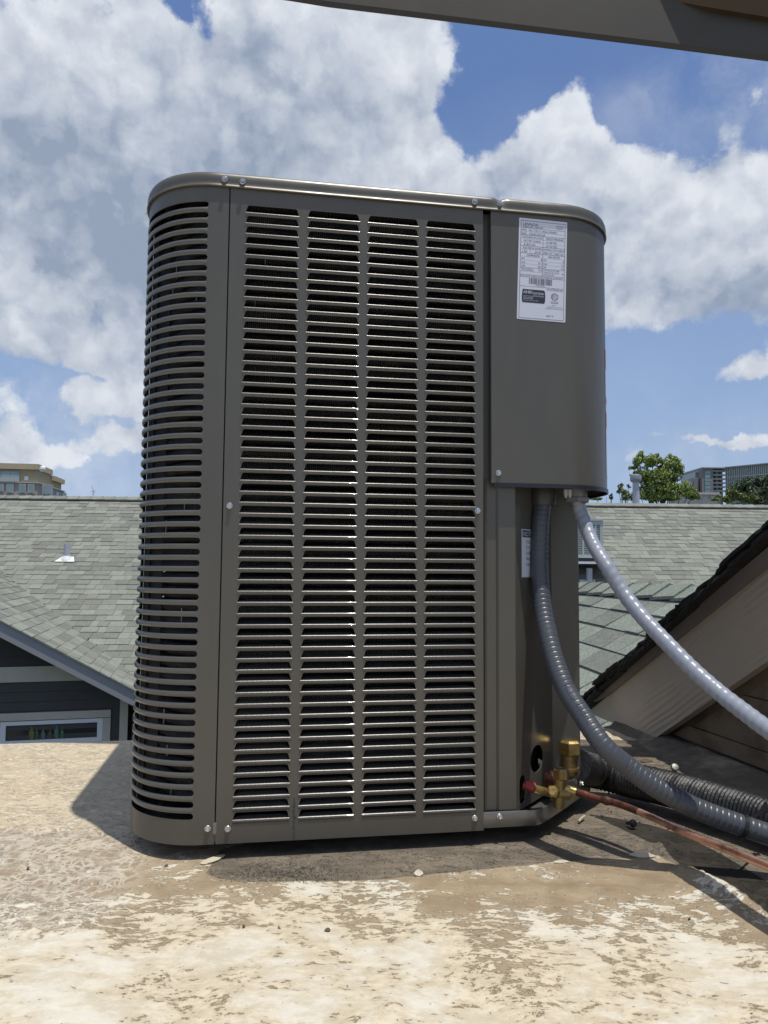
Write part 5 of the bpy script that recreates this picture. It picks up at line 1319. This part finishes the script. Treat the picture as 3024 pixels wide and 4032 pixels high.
dsh = MB(); dsh.lathe([(.05, .3), (.7, .1), (.95, -.2)], Matrix.Translation(P(166, 1846, 218)) @ Matrix.Rotation(PI/2, 4, 'X'), 16); obj('satellite_dish', dsh, m_white, tanb)
# aerial
p = P(367, 1960, 60); an = thing('rooftop_aerial', 'tiny aerial mast poking above the left ridge', 'aerial', p)
mb = MB(); mb.tube([P(367, 1975, 60), P(367, 1928, 60)], .03, 6); mb.tube([P(360, 1913, 60), P(368, 1934, 60)], .022, 6); mb.tube([P(359, 1936, 60), P(375, 1932, 60)], .03, 6); mb.tube([P(363, 1947, 60), P(374, 1938, 60)], .02, 6); obj('mast', mb, m_pvc, an)

# modern block on the right
RY = 480.0
def rp8(zx, zy): return P(2300+zx/2.291, 1700+zy/2.291, RY)
rgt = thing('brick_office_block', 'brown brick and glass office block far off at the right', 'building', (RY*.45, RY, -6.5))
def rbox(zx0, zx1, zy0, zy1, d0, d1, nm, mt, par=None, base=None):
    a, c = rp8(zx0, zy1), rp8(zx1, zy0); z0 = base if base is not None else a.z
    return obj(nm, MB().bb((a.x, RY+d0, z0), (c.x, RY+d1, c.z)), mt, par or rgt)
blkA = rbox(1066, 1160, 328, 560, 0, 30, 'tower_wall', m_brick, base=-6.5)
rbox(1062, 1330, 322, 329, -1, 34, 'roof_edge', m_pale)
for k in range(6): rbox(1088, 1136, 356+33*k, 356+33*k+28, -.4, 0, 'window', m_teal, blkA)
rbox(1042, 1066, 357, 560, 6, 30, 'glass_wing', m_teal, base=-6.5); rbox(1040, 1067, 352, 357, 5, 30, 'roof_edge', m_pale)
rbox(1008, 1050, 410, 560, 3, 22, 'brown_wing', m_brick, base=-6.5); rbox(935, 1008, 446, 560, 4, 24, 'low_wing', m_beige2, base=-6.5)
for k in range(3): rbox(942, 990, 452+33*k, 452+33*k+22, 3.5, 4, 'window', m_teal)
blkB = rbox(1160, 1272, 330, 560, 4, 34, 'balcony_wall', m_teal, base=-6.5)
for k in range(6): rbox(1160, 1284, 346+36*k, 346+36*k+11, 1.5, 4, 'balcony_band', m_pale, blkB)
for x in (1160, 1205, 1250): rbox(x, x+6, 340, 560, 2.4, 4, 'balcony_post', m_brick, blkB)
# wing that comes towards us on the right
s0 = rp8(1272, 323); s1 = P(2300+1659/2.291, 1700+287/2.291, RY-21); wd = Vector((s1.x-s0.x, s1.y-s0.y, 0)); LWg = wd.length; wd.normalize(); wn_ = Vector((-wd.y, wd.x, 0))
TZ = s0.z+.3
def wbx(t0, t1, z0, z1, o0, o1, nm, mt, par=None):
    A0_ = Vector((s0.x, s0.y, 0)); q = [A0_+wd*t0-wn_*o0, A0_+wd*t1-wn_*o0, A0_+wd*t1-wn_*o1, A0_+wd*t0-wn_*o1]
    return obj(nm, MB().prism([Vector((a.x, a.y, z0)) for a in q], (0, 0, z1-z0)), mt, par or rgt)
wg = wbx(0, LWg*1.5, -6.5, TZ-12.5, 0, -25, 'long_wing_wall', m_beige2)
gl = wbx(0, LWg*1.5, TZ-12.5, TZ-.6, -.6, -25, 'glass_storeys', m_teal)
wbx(-1, LWg*1.5, TZ-.6, TZ, 1.2, -26, 'roof_edge', m_pale)
wbx(0, LWg*1.5, TZ-7.2, TZ-6.6, .2, -1, 'floor_band', m_pale, gl); wbx(0, LWg*1.5, TZ-12.8, TZ-12.2, .6, -1, 'floor_band', m_pale, gl)
for k in range(34):
    t = k*LWg*1.5/34; wbx(t, t+.5, TZ-12.2, TZ-.6, .1, -1, 'mullion', m_pale, gl)
for fl_ in range(5):
    for k in range(26):
        t = 3+k*LWg*1.5/26; z0 = TZ-17.3-5.0*fl_; wbx(t, t+2.6+(k % 3), z0, z0+3.6, .15, -.3, 'window', m_teal if (k+fl_) % 3 else m_brick, wg)
lwb = thing('low_white_building', 'low white building in front of the brown brick block', 'building', (70, 200, -6.5))
def lq(zx, zy): return P(2300+zx/2.291, 1700+zy/2.291, 200)
a, c = lq(955, 640), lq(1206, 562); obj('wall', MB().bb((a.x, 200, -6.5), (c.x, 215, c.z)), m_lowwhite, lwb)
rf_ = MB(); t0, t1 = lq(955, 575), lq(1206, 546); rf_.prism([Vector((t0.x-.3, 199.6, c.z-.2)), Vector((c.x+.3, 199.6, c.z-.2)), Vector((c.x+.3, 199.6, t1.z)), Vector((t0.x-.3, 199.6, c.z+.3))], (0, 16, 0)); obj('roof', rf_, m_pale, lwb)
for zx in (1020, 1130):
    a, c = lq(zx, 600), lq(zx+38, 582); obj('window', MB().bb((a.x, 199.5, a.z), (c.x, 199.9, c.z)), m_brick, lwb)

# ================================================================== TREES
def tree(name, label, base, blobs_, mt, n, ls, group=None, trunk=True, kind=None, tr=.18):
    """blobs_: (centre Vector, (rx,ry,rz)) clumps of leaves"""
    t = thing(name, label, 'tree' if kind is None else 'trees', base, group=group) if kind is None else None
    mb = MB(); tot = sum(r[0]*r[2] for c_, r in blobs_)
    for c_, r in blobs_:
        m_ = int(n*r[0]*r[2]/tot)
        cl = random.random()
        for k in range(m_):
            while True:
                v = Vector((random.uniform(-1, 1), random.uniform(-1, 1), random.uniform(-1, 1)))
                if v.length < 1: break
            rr = (random.random()**.55)*1.22; v = v.normalized()*rr
            p = Vector((c_.x+v.x*r[0], c_.y+v.y*r[1], c_.z+v.z*r[2]))
            if noise.noise(p*(.22/ls)) < -.12+.25*(rr-.6): continue
            a = Vector((random.gauss(0, 1), random.gauss(0, 1), random.gauss(0, .8))).normalized(); b2 = a.orthogonal().normalized(); b3 = a.cross(b2)
            s1_, s2_ = ls*random.uniform(.6, 1.3), ls*random.uniform(.3, .6); sh = max(0, min(1, .55*random.random()+.4*cl+.2*v.z))
            mb.add([p-b2*s1_, p+b3*s2_, p+b2*s1_, p-b3*s2_], [(0, 1, 2, 3)], sh)
    if kind: return tag(obj(name, mb, mt), label, kind='stuff')
    if trunk:
        tm_ = MB(); cen = sum((c_ for c_, r in blobs_), Vector())/len(blobs_)
        tm_.tube(catmull([base, base.lerp(cen, .5)+Vector((.2, 0, 0)), cen], 5), lambda L, th: tr*(1-.06*L), 8)
        for c_, r in blobs_:
            st = base.lerp(cen, random.uniform(.6, .95)); tm_.tube(catmull([st, st.lerp(c_, .5)+Vector((0, 0, -.15)), c_+Vector((0, 0, r[2]*.4))], 4), lambda L, th: max(.015, tr*.35*(1-L*.35)), 6)
        obj('trunk', tm_, m_bark, t)
    obj('crown', mb, mt, t)
    return t
random.seed(77)
TY = 38.0
def tp(zx, zy, Y=TY): return P(2300+zx/2.291, 1700+zy/2.291, Y)
def px(n, Y=TY): return n/2.291*Y/FOC
oak = [(520,225,38,40),(600,260,75,45),(490,270,40,40),(440,330,30,18),(790,250,45,40),(760,300,70,45),(840,310,45,55),(865,350,30,40),(690,290,35,40),(560,390,85,65),(700,400,80,60),(800,400,60,50),(610,490,95,60),(560,560,80,45),(730,500,95,55),(820,520,60,40),(880,520,70,40),(950,555,60,40),(780,570,100,40),(640,580,80,40),(450,380,35,18),(660,210,14,12),(910,470,25,25),(1000,580,40,30)]
tree('oak_tree', 'leafy green oak tree with gaps rising behind the right ridge', P(2570, 2900, TY), [(tp(a, c), (px(r)*1.12, px(r)*1.15, px(s_)*1.12)) for a, c, r, s_ in oak], m_leaf, 52000, .058)
sm_t = [(330,500,22,28),(320,540,22,22),(370,540,32,28),(400,500,20,20),(380,590,60,30),(340,480,10,25),(440,580,40,30)]
tree('small_tree', 'thin pale topped young tree left of the capped flue', P(2460, 2900, 42), [(tp(a, c, 42), (px(r, 42), px(r, 42), px(s_, 42))) for a, c, r, s_ in sm_t], m_leafy, 1500, .075, tr=.08)
bu = [(245,590,16,18),(110,605,50,10),(250,575,6,16)]
tree('small_tree', 'low treetop just showing above the ridge beside the large condenser', P(2400, 2900, 45), [(tp(a, c, 45), (px(r, 45), px(r, 45), px(s_, 45))) for a, c, r, s_ in bu], m_leafy, 500, .08, tr=.06)
sh1 = [(1290,580,45,50),(1340,570,50,45),(1240,600,50,25),(1300,545,20,25),(1420,590,60,28),(1500,600,60,25),(1190,610,40,14)]
tree('bushy_tree', 'yellow green bushy treetop at the foot of the brown brick block', P(2870, 2900, 60), [(tp(a, c, 60), (px(r, 60), px(r, 60), px(s_, 60))) for a, c, r, s_ in sh1], m_leafy, 6000, .12)
hl_ = [(1360,510,60,35),(1430,490,70,50),(1500,470,70,50),(1580,455,80,50),(1660,450,80,60),(1480,560,140,70),(1620,560,150,90),(1760,480,120,90),(1400,560,80,60)]
tree('dark_tree', 'dark dense treetop below the office block at the right edge', P(2980, 2900, 110), [(tp(a, c, 110), (px(r, 110), px(r, 110)*1.3, px(s_, 110))) for a, c, r, s_ in hl_], m_leafd, 16000, .22)
# a low belt of trees hides the foot of everything far off
belt = MB(); random.seed(8)
for k in range(9000):
    x = random.uniform(-420, 420); y = random.uniform(240, 330); z = -6.5+abs(random.gauss(0, 1))*3.2+2.5*noise.noise(Vector((x*.03, 0, 0)))
    p = Vector((x, y, z)); a = Vector((random.gauss(0, 1), random.gauss(0, 1), random.gauss(0, 1))).normalized(); b2 = a.orthogonal().normalized()*1.6; b3 = a.cross(b2)*.7
    belt.add([p-b2, p+b3, p+b2, p-b3], [(0, 1, 2, 3)], random.random())
tag(obj('tree_belt', belt, m_leafd), 'belt of far trees low on the horizon', kind='stuff')

# ================================================================== SMALL THINGS ON THE ROOF
random.seed(99)
gr = MB()
def grain(x, y, s_):
    z = roof_z(x, y); q = [Vector((random.uniform(-1, 1), random.uniform(-1, 1), random.uniform(-.2, .8)))*s_+Vector((x, y, z+s_*.3)) for _ in range(4)]
    gr.add(q, [(0, 1, 2), (0, 2, 3), (0, 3, 1), (1, 3, 2)])
for k in range(1500):
    t = random.random()
    if t < .5: x, y = random.gauss(-.12, .045), random.gauss(.985, .018)
    elif t < .75: x, y = random.uniform(-.1, .28), random.gauss(.985+0.12*random.random(), .01)
    else: x, y = random.gauss(-.07, .06), random.gauss(.935, .012)
    if poly_sd(x, y, PATCH) > -.01: grain(x, y, random.uniform(.0006, .0019))
for k in range(260): grain(random.uniform(-.9, .6), random.uniform(.55, 1.6), random.uniform(.0008, .0018))
for k in range(120):
    x, y = random.uniform(.35, .62), random.uniform(1.15, 1.6); grain(x, y, random.uniform(.001, .004))
tag(obj('loose_grit', gr, m_grit), 'loose dark grit scattered on the roof in front of the unit', kind='stuff')
def gp(x, y, z=0.0):
    d = Vector(ray(x, y)); t = (z-CAMZ)/d.z; return Vector((d.x*t, d.y*t, z))
def flake(x, y, L_, w, rot, lift, label, mt=m_flake, nm='curled_flake', cat='flake'):
    p = gp(x, y); mb = MB(); N = 8; vs = []
    for i in range(N+1):
        t = i/N-.5
        for s_ in (-1, 0, 1):
            jx = random.uniform(-.1, .1)*w
            vs.append(Vector((t*L_+jx, s_*w*(.5-abs(t)*.55)+jx, lift*(s_*.5+.5)**2*(1-(2*t)**2)+lift*.35*(2*t)**2)))
    R_ = Matrix.Translation(p+Vector((0, 0, roof_z(p.x, p.y)+.001))) @ Matrix.Rotation(rot, 4, 'Z')
    mb.add([R_ @ v for v in vs]+[R_ @ (v+Vector((0, 0, -.0007))) for v in vs], [(3*i+k, 3*i+3+k, 3*i+4+k, 3*i+1+k) for i in range(N) for k in range(2)]+[(27+3*i+k, 27+3*i+1+k, 27+3*i+4+k, 27+3*i+3+k) for i in range(N) for k in range(2)])
    tag(obj(nm, mb, mt, None, smooth=True), label, cat)
flake(1648, 3452, .012, .006, .2, .006, 'small cream flake curling up at the torn edge in front of the unit')
flake(2530, 3380, .036, .004, -.12, .006, 'long cream flap of torn coating curling at the right end of the grey patch')
flake(2210, 3403, .022, .003, .1, .003, 'thin cream strip of lifted coating below the chamfered pan corner')
flake(838, 3392, .040, .012, .95, .002, 'pale tan flap of coating by the left end of the grey patch')
for i, (x, y, s_, lb) in enumerate([(1290, 3672, .007, 'brown leaf scrap on the cream coating left of centre'), (960, 3655, .006, 'dark brown scrap on the cream coating near the front'), (1100, 3660, .005, 'small brown crumb below the grey patch'), (2715, 3620, .006, 'reddish crumb on the brown coating at the right'), (110, 3424, .008, 'reddish brown leaf scrap on the left coating'), (655, 3412, .005, 'dark chip by the tip of the unit shadow')]):
    flake(x, y, s_*.9, s_*.45, i*1.3, s_*.35, lb, m_dirtleaf, 'leaf_scrap', 'leaf')
p0, p1 = gp(2278, 3235, .004), gp(2302, 3213, .006)
tag(obj('stick', MB().tube([p0, p0.lerp(p1, .5)+Vector((0, 0, .001)), p1], .0019, 8), m_stick, None, smooth=True), 'short pale stick lying in the shadow beside the base pan', 'stick')
p = gp(2487, 3252, 0.004); mb = MB(); Mk = Matrix.Translation(p) @ Matrix.Rotation(1.25, 4, 'X') @ Matrix.Rotation(.5, 4, 'Y')
mb.lathe([(.0022, -.010), (.0024, .000), (.0056, .0008), (.0062, .003), (.0050, .0062), (.0018, .0072)], Matrix.Translation((0, 0, .004)) @ Mk, 14)
tag(obj('black_knob', mb, m_blackpl, None, smooth=True), 'small black plastic knob lying beside the copper pipe', 'knob')
p = gp(2657, 3022, .012); mb = MB(); mb.lathe([(.0075, -.004), (.0080, .002), (.0060, .004), (.0001, .0045)], Matrix.Translation(p) @ Matrix.Rotation(.9, 4, 'X'), 16)
tag(obj('screw_cap', mb, m_galv, None, smooth=True), 'round grey metal cap on the ground behind the insulated pipe', 'cap')
for i, (x, y, s_) in enumerate([(2545, 3000, .012), (2720, 3022, .010), (2790, 3050, .008)]):
    flake(x, y, s_*2.2, s_*1.2, .3+i, s_*.35, ['dark clump of debris just behind the insulated pipe', 'dark crumpled scrap right of the round metal cap', 'small dark leaf scrap behind the pipes near the wall'][i], m_dirtleaf, 'debris_clump', 'debris')
